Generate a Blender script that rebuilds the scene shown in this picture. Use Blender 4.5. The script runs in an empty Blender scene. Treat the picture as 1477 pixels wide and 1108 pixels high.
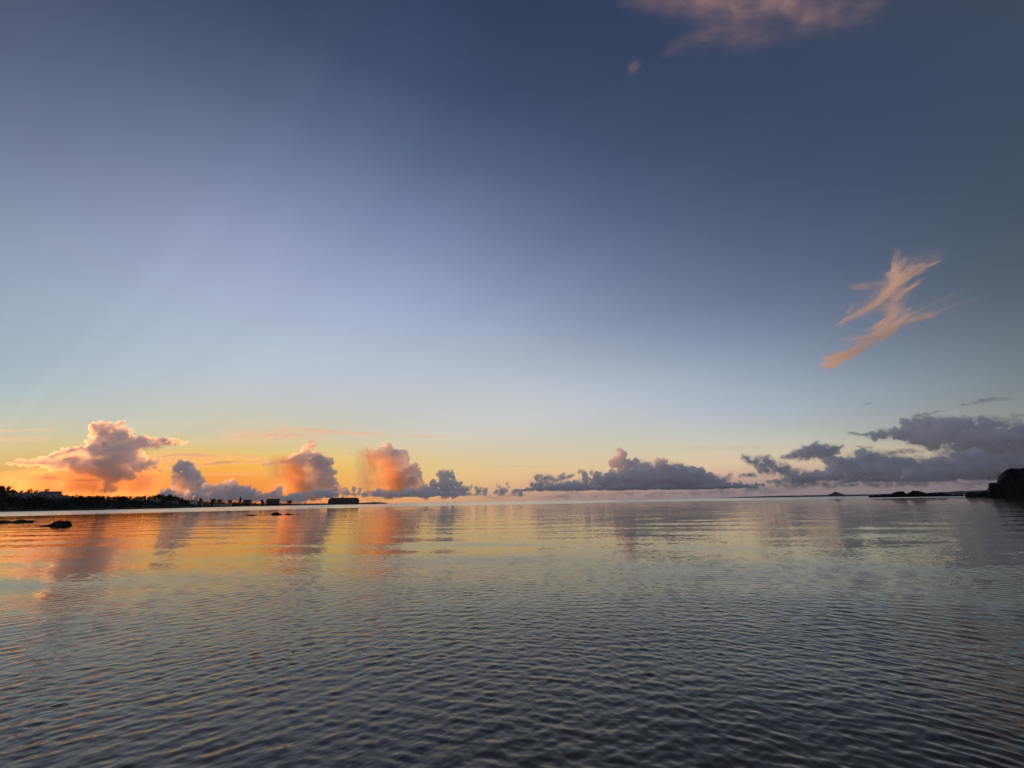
import bpy, bmesh, math, random
import numpy as np
from mathutils import Vector, Matrix, Euler, noise

S = bpy.context.scene
COL = S.collection
rad = math.radians

# ------------------------------------------------------------------ camera
EYE = 2.0                      # metres above the water, standing at the shore
FPX = 557.0                    # focal length in photo pixels (1477 wide)
PITCH, ROLL = rad(16.9), rad(-0.87)
cam_d = bpy.data.cameras.new('camera')
cam_d.sensor_width = 36.0
cam_d.lens = 36.0 * FPX / 1477.0
cam_d.clip_start = 0.1
cam_d.clip_end = 400000.0
cam = bpy.data.objects.new('camera', cam_d)
COL.objects.link(cam)
CAMROT = Matrix.Rotation(rad(90) + PITCH, 3, 'X') @ Matrix.Rotation(ROLL, 3, 'Z')
cam.matrix_world = Matrix.Translation((0, 0, EYE)) @ CAMROT.to_4x4()
S.camera = cam

# ------------------------------------------------------------------ render settings
S.view_settings.view_transform = 'Standard'
S.view_settings.look = 'None'
S.view_settings.exposure = 0.0
S.view_settings.gamma = 1.0
S.view_settings.use_curve_mapping = False
S.render.engine = 'CYCLES'
S.cycles.max_bounces = 24
S.cycles.volume_bounces = 20
S.cycles.transparent_max_bounces = 24
S.cycles.sample_clamp_indirect = 6.0

# ------------------------------------------------------------------ world: dawn sky
SUN_AZ, SUN_EL = -57.0, -1.0   # degrees; azimuth from the view axis, just under the horizon
SKY_AZ = [-72, -63, -54, -45, -36, -27, -18, -9, 0, 9, 18, 27, 36, 45, 54, 63, 72]
SKY_EL = [0, 1, 2, 3, 4.2, 5.5, 7, 8.5, 10.5, 13, 16, 20, 25, 31, 38, 46, 54, 62]
SKY_TABLE = [
    [[0.7416, 0.3665, 0.1485], [0.7009, 0.4342, 0.189], [0.6535, 0.4893, 0.2392], [0.607, 0.5306, 0.3024], [0.5533, 0.5586, 0.3906], [0.4969, 0.5627, 0.4812], [0.4366, 0.5411, 0.5513], [0.3849, 0.505, 0.5783], [0.3321, 0.4528, 0.569], [0.2888, 0.3964, 0.5299], [0.2565, 0.3458, 0.4808], [0.2222, 0.2899, 0.4162], [0.1738, 0.2201, 0.3289], [0.1165, 0.1463, 0.2336], [0.0796, 0.0997, 0.168], [0.0529, 0.0682, 0.1235], [0.0336, 0.047, 0.0932], [0.0228, 0.0348, 0.0746]],
    [[0.8146, 0.3342, 0.1144], [0.787, 0.4029, 0.1407], [0.7442, 0.4658, 0.1759], [0.7017, 0.5218, 0.2299], [0.6506, 0.571, 0.3226], [0.5891, 0.5949, 0.4352], [0.5171, 0.5828, 0.5297], [0.4532, 0.5493, 0.5739], [0.3893, 0.4976, 0.5772], [0.3424, 0.4426, 0.5508], [0.3131, 0.3994, 0.522], [0.2832, 0.3519, 0.4785], [0.23, 0.2784, 0.3963], [0.153, 0.1866, 0.2879], [0.1012, 0.126, 0.2059], [0.0633, 0.0814, 0.1436], [0.038, 0.0532, 0.1036], [0.0251, 0.0383, 0.0807]],
    [[0.8848, 0.2897, 0.0835], [0.8798, 0.3472, 0.0951], [0.8467, 0.4065, 0.1122], [0.8151, 0.4715, 0.1465], [0.7758, 0.5462, 0.2236], [0.7084, 0.6077, 0.347], [0.6205, 0.6135, 0.4678], [0.5425, 0.5921, 0.5467], [0.4661, 0.5496, 0.5764], [0.4196, 0.5046, 0.5805], [0.3895, 0.4703, 0.5803], [0.3608, 0.4302, 0.5606], [0.3078, 0.3583, 0.4943], [0.2224, 0.2611, 0.3899], [0.1377, 0.1736, 0.2763], [0.0767, 0.1001, 0.1726], [0.0431, 0.061, 0.1166], [0.0275, 0.0425, 0.0882]],
    [[0.9369, 0.244, 0.0603], [0.9648, 0.2799, 0.0606], [0.9562, 0.3256, 0.0677], [0.9531, 0.3723, 0.079], [0.919, 0.4836, 0.1227], [0.8469, 0.5875, 0.2115], [0.7281, 0.6272, 0.3709], [0.643, 0.6262, 0.5006], [0.5757, 0.6097, 0.5697], [0.526, 0.5859, 0.625], [0.4794, 0.5534, 0.6521], [0.4366, 0.5078, 0.644], [0.3831, 0.4357, 0.5956], [0.3005, 0.339, 0.5012], [0.185, 0.2259, 0.3549], [0.0972, 0.1289, 0.2139], [0.0486, 0.0699, 0.1319], [0.0303, 0.0476, 0.0971]],
    [[0.9304, 0.2486, 0.0643], [0.985, 0.2791, 0.0603], [0.9916, 0.3131, 0.0613], [0.9871, 0.3556, 0.0649], [0.9871, 0.4665, 0.0844], [0.9208, 0.5789, 0.141], [0.7661, 0.6182, 0.3118], [0.6939, 0.6288, 0.4457], [0.6451, 0.63, 0.5221], [0.5841, 0.6173, 0.6188], [0.5322, 0.5944, 0.6743], [0.4813, 0.5527, 0.6863], [0.4193, 0.4752, 0.6493], [0.3343, 0.3738, 0.561], [0.2173, 0.2583, 0.4118], [0.1134, 0.1528, 0.2543], [0.0549, 0.0809, 0.1508], [0.0332, 0.0532, 0.107]],
    [[0.8793, 0.2987, 0.0972], [0.9563, 0.3486, 0.0949], [0.9573, 0.3791, 0.0922], [0.9442, 0.4243, 0.0955], [0.9427, 0.5105, 0.1109], [0.8908, 0.5885, 0.1632], [0.7744, 0.6181, 0.3037], [0.7045, 0.6257, 0.4302], [0.6516, 0.627, 0.5206], [0.5993, 0.6205, 0.6087], [0.5524, 0.6033, 0.6642], [0.4948, 0.5615, 0.6885], [0.4235, 0.4846, 0.6646], [0.3313, 0.3824, 0.5833], [0.2212, 0.2696, 0.4436], [0.1177, 0.162, 0.281], [0.058, 0.0871, 0.1636], [0.0355, 0.0578, 0.1155]],
    [[0.7831, 0.3453, 0.1532], [0.8874, 0.4299, 0.1631], [0.8938, 0.4654, 0.1614], [0.8789, 0.5194, 0.1766], [0.8703, 0.5712, 0.195], [0.8339, 0.6063, 0.2457], [0.7629, 0.6237, 0.3562], [0.7005, 0.6281, 0.46], [0.6393, 0.6246, 0.553], [0.6, 0.6211, 0.6171], [0.5585, 0.602, 0.6499], [0.4928, 0.5539, 0.6719], [0.4113, 0.4751, 0.6513], [0.3118, 0.3732, 0.5734], [0.2093, 0.2629, 0.4419], [0.1141, 0.1588, 0.2842], [0.0582, 0.0874, 0.1667], [0.0361, 0.059, 0.1188]],
    [[0.6286, 0.3292, 0.2037], [0.7493, 0.4244, 0.2252], [0.8165, 0.488, 0.2306], [0.843, 0.543, 0.2464], [0.8354, 0.5877, 0.2745], [0.7969, 0.6119, 0.3261], [0.7421, 0.6256, 0.4132], [0.6948, 0.6327, 0.4998], [0.6461, 0.6344, 0.5835], [0.6053, 0.6279, 0.6323], [0.5614, 0.6044, 0.6486], [0.4865, 0.5422, 0.6501], [0.3917, 0.4534, 0.6182], [0.2904, 0.3521, 0.5373], [0.1925, 0.2438, 0.4093], [0.1059, 0.1467, 0.2642], [0.056, 0.0827, 0.1596], [0.0354, 0.0574, 0.1176]],
    [[0.4808, 0.2814, 0.2316], [0.6086, 0.3704, 0.2563], [0.7365, 0.4584, 0.2671], [0.8155, 0.5241, 0.2801], [0.8172, 0.5769, 0.3151], [0.7699, 0.6037, 0.3705], [0.718, 0.6197, 0.4471], [0.6814, 0.631, 0.5232], [0.6439, 0.637, 0.6016], [0.5995, 0.626, 0.6395], [0.5493, 0.5952, 0.6411], [0.4623, 0.5156, 0.6205], [0.3586, 0.4169, 0.5696], [0.2596, 0.3175, 0.4825], [0.1701, 0.2156, 0.3608], [0.0951, 0.1313, 0.2362], [0.0521, 0.0752, 0.1463], [0.0343, 0.0553, 0.1151]],
    [[0.3785, 0.247, 0.2406], [0.5014, 0.3257, 0.2653], [0.6625, 0.4281, 0.2845], [0.776, 0.5151, 0.3047], [0.7942, 0.5742, 0.3379], [0.7441, 0.6005, 0.386], [0.6893, 0.6136, 0.4567], [0.6497, 0.6179, 0.5268], [0.6105, 0.6168, 0.5977], [0.5663, 0.6016, 0.6336], [0.5053, 0.556, 0.6221], [0.4114, 0.4668, 0.5797], [0.3083, 0.3647, 0.5085], [0.2182, 0.2709, 0.4168], [0.1425, 0.1823, 0.308], [0.0823, 0.114, 0.2065], [0.0482, 0.0699, 0.137], [0.0333, 0.0532, 0.1114]],
    [[0.3118, 0.228, 0.2429], [0.4239, 0.2966, 0.2672], [0.5971, 0.4004, 0.2939], [0.74, 0.5035, 0.3227], [0.7757, 0.5768, 0.3599], [0.7214, 0.606, 0.4037], [0.6581, 0.6118, 0.4714], [0.608, 0.6019, 0.534], [0.5616, 0.5873, 0.595], [0.5131, 0.5612, 0.623], [0.4433, 0.4998, 0.5931], [0.3458, 0.4029, 0.5274], [0.2503, 0.3035, 0.4383], [0.175, 0.2217, 0.3487], [0.115, 0.1493, 0.2571], [0.0696, 0.0979, 0.1797], [0.0447, 0.0655, 0.129], [0.0327, 0.0522, 0.1089]],
    [[0.2721, 0.2212, 0.2446], [0.3666, 0.2763, 0.2676], [0.5274, 0.3626, 0.2955], [0.691, 0.4695, 0.3333], [0.7583, 0.5758, 0.3865], [0.7038, 0.6187, 0.4419], [0.6176, 0.6047, 0.4998], [0.5545, 0.5772, 0.5483], [0.5011, 0.5482, 0.5912], [0.4454, 0.506, 0.6007], [0.3713, 0.4314, 0.55], [0.2768, 0.3319, 0.4604], [0.1935, 0.2411, 0.3626], [0.1369, 0.1757, 0.2833], [0.0912, 0.1214, 0.2117], [0.0581, 0.0833, 0.1559], [0.0425, 0.0626, 0.1234], [0.0331, 0.0523, 0.1077]],
    [[0.2522, 0.2168, 0.2399], [0.3176, 0.2496, 0.2565], [0.4353, 0.3131, 0.2821], [0.6135, 0.4363, 0.3323], [0.7079, 0.5668, 0.3986], [0.635, 0.5903, 0.4508], [0.5325, 0.5481, 0.4904], [0.4659, 0.5077, 0.5165], [0.4137, 0.4719, 0.5356], [0.3555, 0.4201, 0.5224], [0.2844, 0.3423, 0.4571], [0.2047, 0.2552, 0.3691], [0.1419, 0.1843, 0.2868], [0.1033, 0.1369, 0.2266], [0.0711, 0.0985, 0.1745], [0.0488, 0.0713, 0.1362], [0.0425, 0.0622, 0.1213], [0.0345, 0.0531, 0.1066]],
    [[0.2193, 0.1954, 0.2168], [0.2611, 0.2114, 0.2258], [0.324, 0.2522, 0.2473], [0.4732, 0.3769, 0.3031], [0.5655, 0.4963, 0.3638], [0.4812, 0.4737, 0.3906], [0.3966, 0.4255, 0.4074], [0.3445, 0.3887, 0.4086], [0.3052, 0.3588, 0.4118], [0.2507, 0.3051, 0.3768], [0.1954, 0.2434, 0.3242], [0.1392, 0.1811, 0.2627], [0.1005, 0.1383, 0.218], [0.0751, 0.1059, 0.1803], [0.0546, 0.0805, 0.1472], [0.0443, 0.0648, 0.1237], [0.0442, 0.0629, 0.1192], [0.0361, 0.0538, 0.1043]],
    [[0.1582, 0.1518, 0.1767], [0.1986, 0.1726, 0.1867], [0.2441, 0.2074, 0.2069], [0.3037, 0.268, 0.2402], [0.3366, 0.3225, 0.2731], [0.302, 0.3168, 0.2856], [0.2612, 0.2917, 0.2881], [0.2281, 0.2644, 0.2783], [0.1985, 0.2378, 0.2657], [0.1633, 0.2011, 0.2369], [0.1297, 0.1626, 0.2069], [0.0953, 0.1245, 0.1727], [0.0737, 0.103, 0.1572], [0.0586, 0.0841, 0.1436], [0.0471, 0.071, 0.1309], [0.0465, 0.0649, 0.1177], [0.0447, 0.0616, 0.1119], [0.0372, 0.0534, 0.0996]],
    [[0.1222, 0.123, 0.1468], [0.148, 0.1402, 0.1554], [0.1745, 0.1633, 0.1687], [0.1969, 0.1899, 0.1848], [0.2059, 0.2108, 0.199], [0.1942, 0.2117, 0.2041], [0.1734, 0.1987, 0.2007], [0.1541, 0.1821, 0.1915], [0.1334, 0.1616, 0.177], [0.1117, 0.138, 0.158], [0.0909, 0.1136, 0.1384], [0.0711, 0.0916, 0.1209], [0.0589, 0.0795, 0.1158], [0.0524, 0.0717, 0.1176], [0.0506, 0.0703, 0.1195], [0.0491, 0.0648, 0.1095], [0.0448, 0.0594, 0.1028], [0.0375, 0.0519, 0.0928]],
    [[0.0964, 0.1013, 0.1231], [0.1114, 0.1135, 0.129], [0.1248, 0.1266, 0.1361], [0.1337, 0.1386, 0.143], [0.1363, 0.1469, 0.1482], [0.1307, 0.1471, 0.1489], [0.1199, 0.14, 0.1447], [0.1086, 0.13, 0.1375], [0.0953, 0.1163, 0.1266], [0.0815, 0.1008, 0.1138], [0.0686, 0.0856, 0.1016], [0.057, 0.0725, 0.0924], [0.0502, 0.0654, 0.0914], [0.0486, 0.0637, 0.0981], [0.0508, 0.0657, 0.1038], [0.0492, 0.062, 0.0988], [0.044, 0.0564, 0.0931], [0.0369, 0.0495, 0.085]],
]


class NT:
    """small helper for node trees"""
    def __init__(self, tree):
        self.t = tree
        tree.nodes.clear()
    def n(self, typ, **kw):
        nd = self.t.nodes.new(typ)
        for k, v in kw.items():
            setattr(nd, k, v)
        return nd
    def put(self, sock, v):
        if isinstance(v, bpy.types.NodeSocket):
            self.t.links.new(v, sock)
        else:
            sock.default_value = v
    def m(self, op, a, b=0.0, c=None, clamp=False):
        nd = self.n('ShaderNodeMath', operation=op, use_clamp=clamp)
        self.put(nd.inputs[0], a); self.put(nd.inputs[1], b)
        if c is not None:
            self.put(nd.inputs[2], c)
        return nd.outputs[0]
    def v(self, op, a, b=None, scale=None):
        nd = self.n('ShaderNodeVectorMath', operation=op)
        self.put(nd.inputs[0], a)
        if b is not None: self.put(nd.inputs[1], b)
        if scale is not None: self.put(nd.inputs['Scale'], scale)
        return nd.outputs['Value'] if op in ('DOT_PRODUCT', 'LENGTH', 'DISTANCE') else nd.outputs[0]
    def mix(self, fac, a, b):
        nd = self.n('ShaderNodeMix', data_type='RGBA')
        self.put(nd.inputs[0], fac); self.put(nd.inputs[6], a); self.put(nd.inputs[7], b)
        return nd.outputs[2]
    def rng(self, x, a, b, c=0.0, d=1.0, interp='LINEAR'):
        nd = self.n('ShaderNodeMapRange', interpolation_type=interp)
        self.put(nd.inputs[0], x); self.put(nd.inputs[1], a); self.put(nd.inputs[2], b)
        self.put(nd.inputs[3], c); self.put(nd.inputs[4], d)
        return nd.outputs[0]
    def noise(self, vec, scale, detail=2.0, rough=0.5, dist=0.0, out=0):
        nd = self.n('ShaderNodeTexNoise')
        self.put(nd.inputs['Vector'], vec); self.put(nd.inputs['Scale'], scale)
        self.put(nd.inputs['Detail'], detail); self.put(nd.inputs['Roughness'], rough)
        self.put(nd.inputs['Distortion'], dist)
        return nd.outputs[out]

def build_world():
    w = bpy.data.worlds.new('World')
    S.world = w
    w.use_nodes = True
    g = NT(w.node_tree)
    tc = g.n('ShaderNodeTexCoord').outputs['Generated']
    sep = g.n('ShaderNodeSeparateXYZ')
    g.put(sep.inputs[0], g.v('NORMALIZE', tc))
    x, y, z = sep.outputs
    el = g.m('MULTIPLY', g.m('ARCSINE', z), 180 / math.pi)
    az = g.m('MULTIPLY', g.m('ARCTAN2', x, y), 180 / math.pi)
    e = g.m('SQRT', g.m('DIVIDE', g.m('MAXIMUM', el, 0.0), 90.0))
    zen = [(0.045, 0.068, 0.130), (0.040, 0.060, 0.115)]
    rows = list(zip(SKY_AZ, SKY_TABLE))
    an_e = [0, 3, 6, 10, 16, 25, 40, 60]
    an_c = np.array([[.31, .29, .34], [.43, .395, .44], [.47, .43, .48], [.43, .41, .49], [.36, .34, .43], [.22, .24, .34], [.10, .13, .21], [.05, .075, .135]])
    anti = [[float(np.interp(e_, an_e, an_c[:, i])) for i in range(3)] for e_ in SKY_EL]
    lft = [[0.5 * a + 0.5 * b for a, b in zip(p, q)] for p, q in zip(SKY_TABLE[0], anti)]
    rows = [(-180, anti), (-115, lft)] + rows + [(115, anti), (180, anti)]
    cur = None
    pa = None
    for a, tab in rows:
        r = g.n('ShaderNodeValToRGB')
        r.color_ramp.interpolation = 'LINEAR'
        els = r.color_ramp.elements
        pts = [(math.sqrt(d / 90.0), c) for d, c in zip(SKY_EL, tab)] + [(math.sqrt(76 / 90), zen[0]), (1.0, zen[1])]
        while len(els) < len(pts):
            els.new(0.5)
        for k, (p, c) in enumerate(pts):
            els[k].position = p
            els[k].color = (*c, 1)
        g.put(r.inputs[0], e)
        if cur is None:
            cur = r.outputs[0]
        else:
            cur = g.mix(g.rng(az, float(pa), float(a), interp='LINEAR'), cur, r.outputs[0])
        pa = a
    sky = g.n('ShaderNodeTexSky', sky_type='NISHITA', sun_disc=False)
    sky.sun_elevation = rad(SUN_EL)
    sky.sun_rotation = rad(SUN_AZ)
    sky.altitude = 2.0
    sky.air_density = 1.0; sky.dust_density = 1.5; sky.ozone_density = 2.0
    nish = g.v('SCALE', sky.outputs[0], scale=0.15)
    bg = g.n('ShaderNodeBackground')
    # faint shafts of light and shade fanning up from the hidden sun, and a little thin haze
    ph = g.m('ARCTAN2', g.m('ADD', el, 2.0), g.m('SUBTRACT', az, SUN_AZ))
    n1 = g.n('ShaderNodeTexNoise', noise_dimensions='1D')
    g.put(n1.inputs['W'], g.m('MULTIPLY', ph, 1.3)); n1.inputs['Detail'].default_value = 1.0
    n2 = g.noise(g.v('MULTIPLY', tc, (1.0, 1.0, 4.0)), 1.7, 4, .55)
    var = g.m('ADD', g.rng(n1.outputs[0], .25, .75, .975, 1.025), g.rng(n2, .3, .7, -.012, .012))
    cur = g.v('SCALE', cur, scale=var)
    g.put(bg.inputs[0], g.mix(0.08, cur, nish))
    bg.inputs[1].default_value = 1.0
    out = g.n('ShaderNodeOutputWorld')
    g.put(out.inputs[0], bg.outputs[0])
build_world()

sl = bpy.data.lights.new('sun', 'SUN')
sl.energy = 5.0
sl.angle = rad(0.55)
sl.color = (1.0, 0.355, 0.082)
sun = bpy.data.objects.new('sun', sl)
COL.objects.link(sun)
sd = Vector((math.sin(rad(SUN_AZ)) * math.cos(rad(SUN_EL)), math.cos(rad(SUN_AZ)) * math.cos(rad(SUN_EL)), math.sin(rad(SUN_EL))))
sun.rotation_euler = sd.to_track_quat('Z', 'Y').to_euler()
sun.location = (0, 0, 50)

# ------------------------------------------------------------------ helpers
def ray(px, py):
    """direction of a photo pixel in the world"""
    return (CAMROT @ Vector(((px - 738.5) / FPX, -(py - 554) / FPX, -1.0)))
def at(px, py, Y):
    """the point at forward distance Y seen through a photo pixel, and metres per photo pixel there"""
    d = ray(px, py)
    k = Y / d.y
    return Vector((0, 0, EYE)) + d * k, k / FPX
def horizon_y(px):
    return 723.3 - (px - 739) * 0.01518

def mesh_from(name, verts, faces, mat, parent=None, smooth=False, link=True):
    me = bpy.data.meshes.new(name)
    me.from_pydata(verts, [], faces)
    me.validate()
    if mat: me.materials.append(mat)
    if smooth:
        me.polygons.foreach_set('use_smooth', [True] * len(me.polygons))
    o = bpy.data.objects.new(name, me)
    if link: COL.objects.link(o)
    if parent: o.parent = parent
    return o
def bm_obj(name, bm, mat, parent=None, smooth=False):
    me = bpy.data.meshes.new(name)
    bm.to_mesh(me); bm.free()
    if mat: me.materials.append(mat)
    if smooth:
        me.polygons.foreach_set('use_smooth', [True] * len(me.polygons))
    o = bpy.data.objects.new(name, me)
    COL.objects.link(o)
    if parent: o.parent = parent
    return o
def tag(o, label=None, cat=None, group=None, kind=None):
    if label: o['label'] = label
    if cat: o['category'] = cat
    if group: o['group'] = group
    if kind: o['kind'] = kind
    return o
def empty(name, loc, rz=0.0):
    o = bpy.data.objects.new(name, None)
    o.location = loc; o.rotation_euler = (0, 0, rz)
    o.empty_display_size = 1.0
    COL.objects.link(o)
    return o

# ------------------------------------------------------------------ materials
def mat_new(name):
    m = bpy.data.materials.new(name)
    m.use_nodes = True
    return m, NT(m.node_tree)
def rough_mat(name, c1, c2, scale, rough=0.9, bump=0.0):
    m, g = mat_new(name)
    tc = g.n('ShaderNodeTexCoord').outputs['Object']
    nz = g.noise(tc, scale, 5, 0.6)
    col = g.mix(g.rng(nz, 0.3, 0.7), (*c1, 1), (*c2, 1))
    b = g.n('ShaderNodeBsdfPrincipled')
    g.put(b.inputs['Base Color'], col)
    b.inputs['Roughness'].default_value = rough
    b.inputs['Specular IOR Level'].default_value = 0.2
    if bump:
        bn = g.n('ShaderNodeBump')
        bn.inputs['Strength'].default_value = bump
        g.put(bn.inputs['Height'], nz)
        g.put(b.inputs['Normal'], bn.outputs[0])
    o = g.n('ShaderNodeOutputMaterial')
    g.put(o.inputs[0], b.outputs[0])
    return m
M = {
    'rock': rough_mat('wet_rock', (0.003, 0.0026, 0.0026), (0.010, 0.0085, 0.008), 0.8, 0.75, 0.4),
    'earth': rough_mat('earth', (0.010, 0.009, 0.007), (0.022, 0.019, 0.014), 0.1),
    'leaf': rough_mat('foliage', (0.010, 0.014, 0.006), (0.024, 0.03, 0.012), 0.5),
    'bark': rough_mat('bark', (0.03, 0.022, 0.016), (0.06, 0.045, 0.03), 2.0),
    'wall': rough_mat('weathered_plaster', (0.22, 0.20, 0.18), (0.32, 0.29, 0.26), 0.6),
    'white': rough_mat('white_plaster', (0.5, 0.48, 0.45), (0.62, 0.6, 0.57), 0.6),
    'dark_wall': rough_mat('dark_concrete', (0.06, 0.05, 0.045), (0.11, 0.095, 0.085), 0.3),
    'roof': rough_mat('grey_roofing', (0.12, 0.11, 0.11), (0.19, 0.17, 0.17), 0.8),
    'metal': rough_mat('galvanised_steel', (0.10, 0.09, 0.09), (0.16, 0.15, 0.15), 2.0, 0.5),
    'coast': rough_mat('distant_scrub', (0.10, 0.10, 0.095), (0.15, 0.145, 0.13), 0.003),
}
def seabed_mat():
    m, g = mat_new('sand_toned_by_depth')
    P = g.n('ShaderNodeNewGeometry').outputs['Position']
    sep = g.n('ShaderNodeSeparateXYZ'); g.put(sep.inputs[0], P)
    n1 = g.noise(P, 1.1, 5, .6)
    sand = g.mix(g.rng(n1, .35, .65), (.17, .12, .07, 1), (.40, .285, .17, 1))
    edge = g.m('ADD', sep.outputs[1], g.m('MULTIPLY', g.m('SUBTRACT', g.noise(P, .45, 3), .5), 5.0))
    b = g.n('ShaderNodeBsdfDiffuse')
    g.put(b.inputs[0], g.mix(g.rng(edge, 4.2, 9.5, interp='SMOOTHSTEP'), sand, (.24, .175, .085, 1)))  # darker offshore tone stands in for light lost in deeper water
    o = g.n('ShaderNodeOutputMaterial'); g.put(o.inputs[0], b.outputs[0])
    return m
M['sand'] = seabed_mat()
def glass_mat():
    m, g = mat_new('dark_window_glass')
    b = g.n('ShaderNodeBsdfPrincipled')
    b.inputs['Base Color'].default_value = (0.015, 0.016, 0.018, 1)
    b.inputs['Roughness'].default_value = 0.15
    o = g.n('ShaderNodeOutputMaterial')
    g.put(o.inputs[0], b.outputs[0])
    return m
M['glass'] = glass_mat()

def cloud_mat(name, density, aniso=0.35, color=(1, 1, 1)):
    m, g = mat_new(name)
    v = g.n('ShaderNodeVolumePrincipled')
    v.inputs['Color'].default_value = (*color, 1)
    v.inputs['Density'].default_value = density
    v.inputs['Anisotropy'].default_value = aniso
    o = g.n('ShaderNodeOutputMaterial')
    g.put(o.inputs['Volume'], v.outputs[0])
    return m

# ------------------------------------------------------------------ water
def water_material():
    m, g = mat_new('sea_water')
    pos = g.n('ShaderNodeNewGeometry')
    P = pos.outputs['Position']; N = pos.outputs['Normal']
    sep = g.n('ShaderNodeSeparateXYZ'); g.put(sep.inputs[0], P)
    flat = g.n('ShaderNodeCombineXYZ')
    g.put(flat.inputs[0], sep.outputs[0]); g.put(flat.inputs[1], sep.outputs[1])
    F = flat.outputs[0]
    dist = g.v('LENGTH', F)
    # ripples too small for the mesh: slopes from fine noise
    n1 = g.noise(F, 11.0, 2, 0.6, 0.3, out=1)
    n2 = g.noise(F, 4.2, 2, 0.55, 0.3, out=1)
    c = g.v('ADD', g.v('SUBTRACT', n1, (0.5, 0.5, 0.5)), g.v('SUBTRACT', n2, (0.5, 0.5, 0.5)))
    # slicks and ruffled lanes
    big = g.noise(g.v('MULTIPLY', F, (0.35, 1.0, 1.0)), 0.05, 3, 0.55)
    lane = g.rng(big, 0.35, 0.65, 0.55, 1.35)
    near = g.rng(dist, 6.0, 30.0, 0.07, 0.085, 'SMOOTHSTEP')
    bign = g.noise(g.v('MULTIPLY', F, (0.6, 1.0, 1.0)), 0.006, 3, 0.5)
    wind = g.rng(g.m('ADD', g.m('SUBTRACT', dist, g.m('MULTIPLY', sep.outputs[0], .55)), g.m('MULTIPLY', g.m('SUBTRACT', bign, 0.5), 70.0)), 235.0, 300.0, 0.0, 1.0, 'SMOOTHSTEP')
    amp = g.m('ADD', g.m('MULTIPLY', near, lane), g.m('MULTIPLY', wind, 0.24))
    n3 = g.noise(g.v('MULTIPLY', F, (0.22, 1.0, 1.0)), 1.3, 3, .6, 0.4, out=1)
    mid = g.m('MULTIPLY', g.rng(dist, 9.0, 22.0, 0.0, 1.0, 'SMOOTHSTEP'), g.rng(big, .35, .7, .02, .10))
    c2 = g.v('SCALE', g.v('SUBTRACT', n3, (0.5, 0.5, 0.5)), scale=mid)
    sl = g.v('MULTIPLY', g.v('ADD', g.v('SCALE', c, scale=amp), c2), (1, 1, 0))
    Nn = g.v('NORMALIZE', g.v('ADD', N, sl))
    fr = g.n('ShaderNodeFresnel'); fr.inputs[0].default_value = 1.42
    g.put(fr.inputs[1], Nn)
    gl = g.n('ShaderNodeBsdfGlossy')
    gl.inputs['Color'].default_value = (1, .975, .90, 1)
    g.put(gl.inputs['Roughness'], g.m('ADD', 0.02, g.m('MULTIPLY', wind, 0.2)))
    g.put(gl.inputs['Normal'], Nn)
    tr = g.n('ShaderNodeBsdfTransparent')
    tr.inputs[0].default_value = (0.82, 0.79, 0.68, 1)
    mx = g.n('ShaderNodeMixShader')
    g.put(mx.inputs[0], fr.outputs[0]); g.put(mx.inputs[1], tr.outputs[0]); g.put(mx.inputs[2], gl.outputs[0])
    o = g.n('ShaderNodeOutputMaterial')
    g.put(o.inputs[0], mx.outputs[0])
    return m

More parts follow.
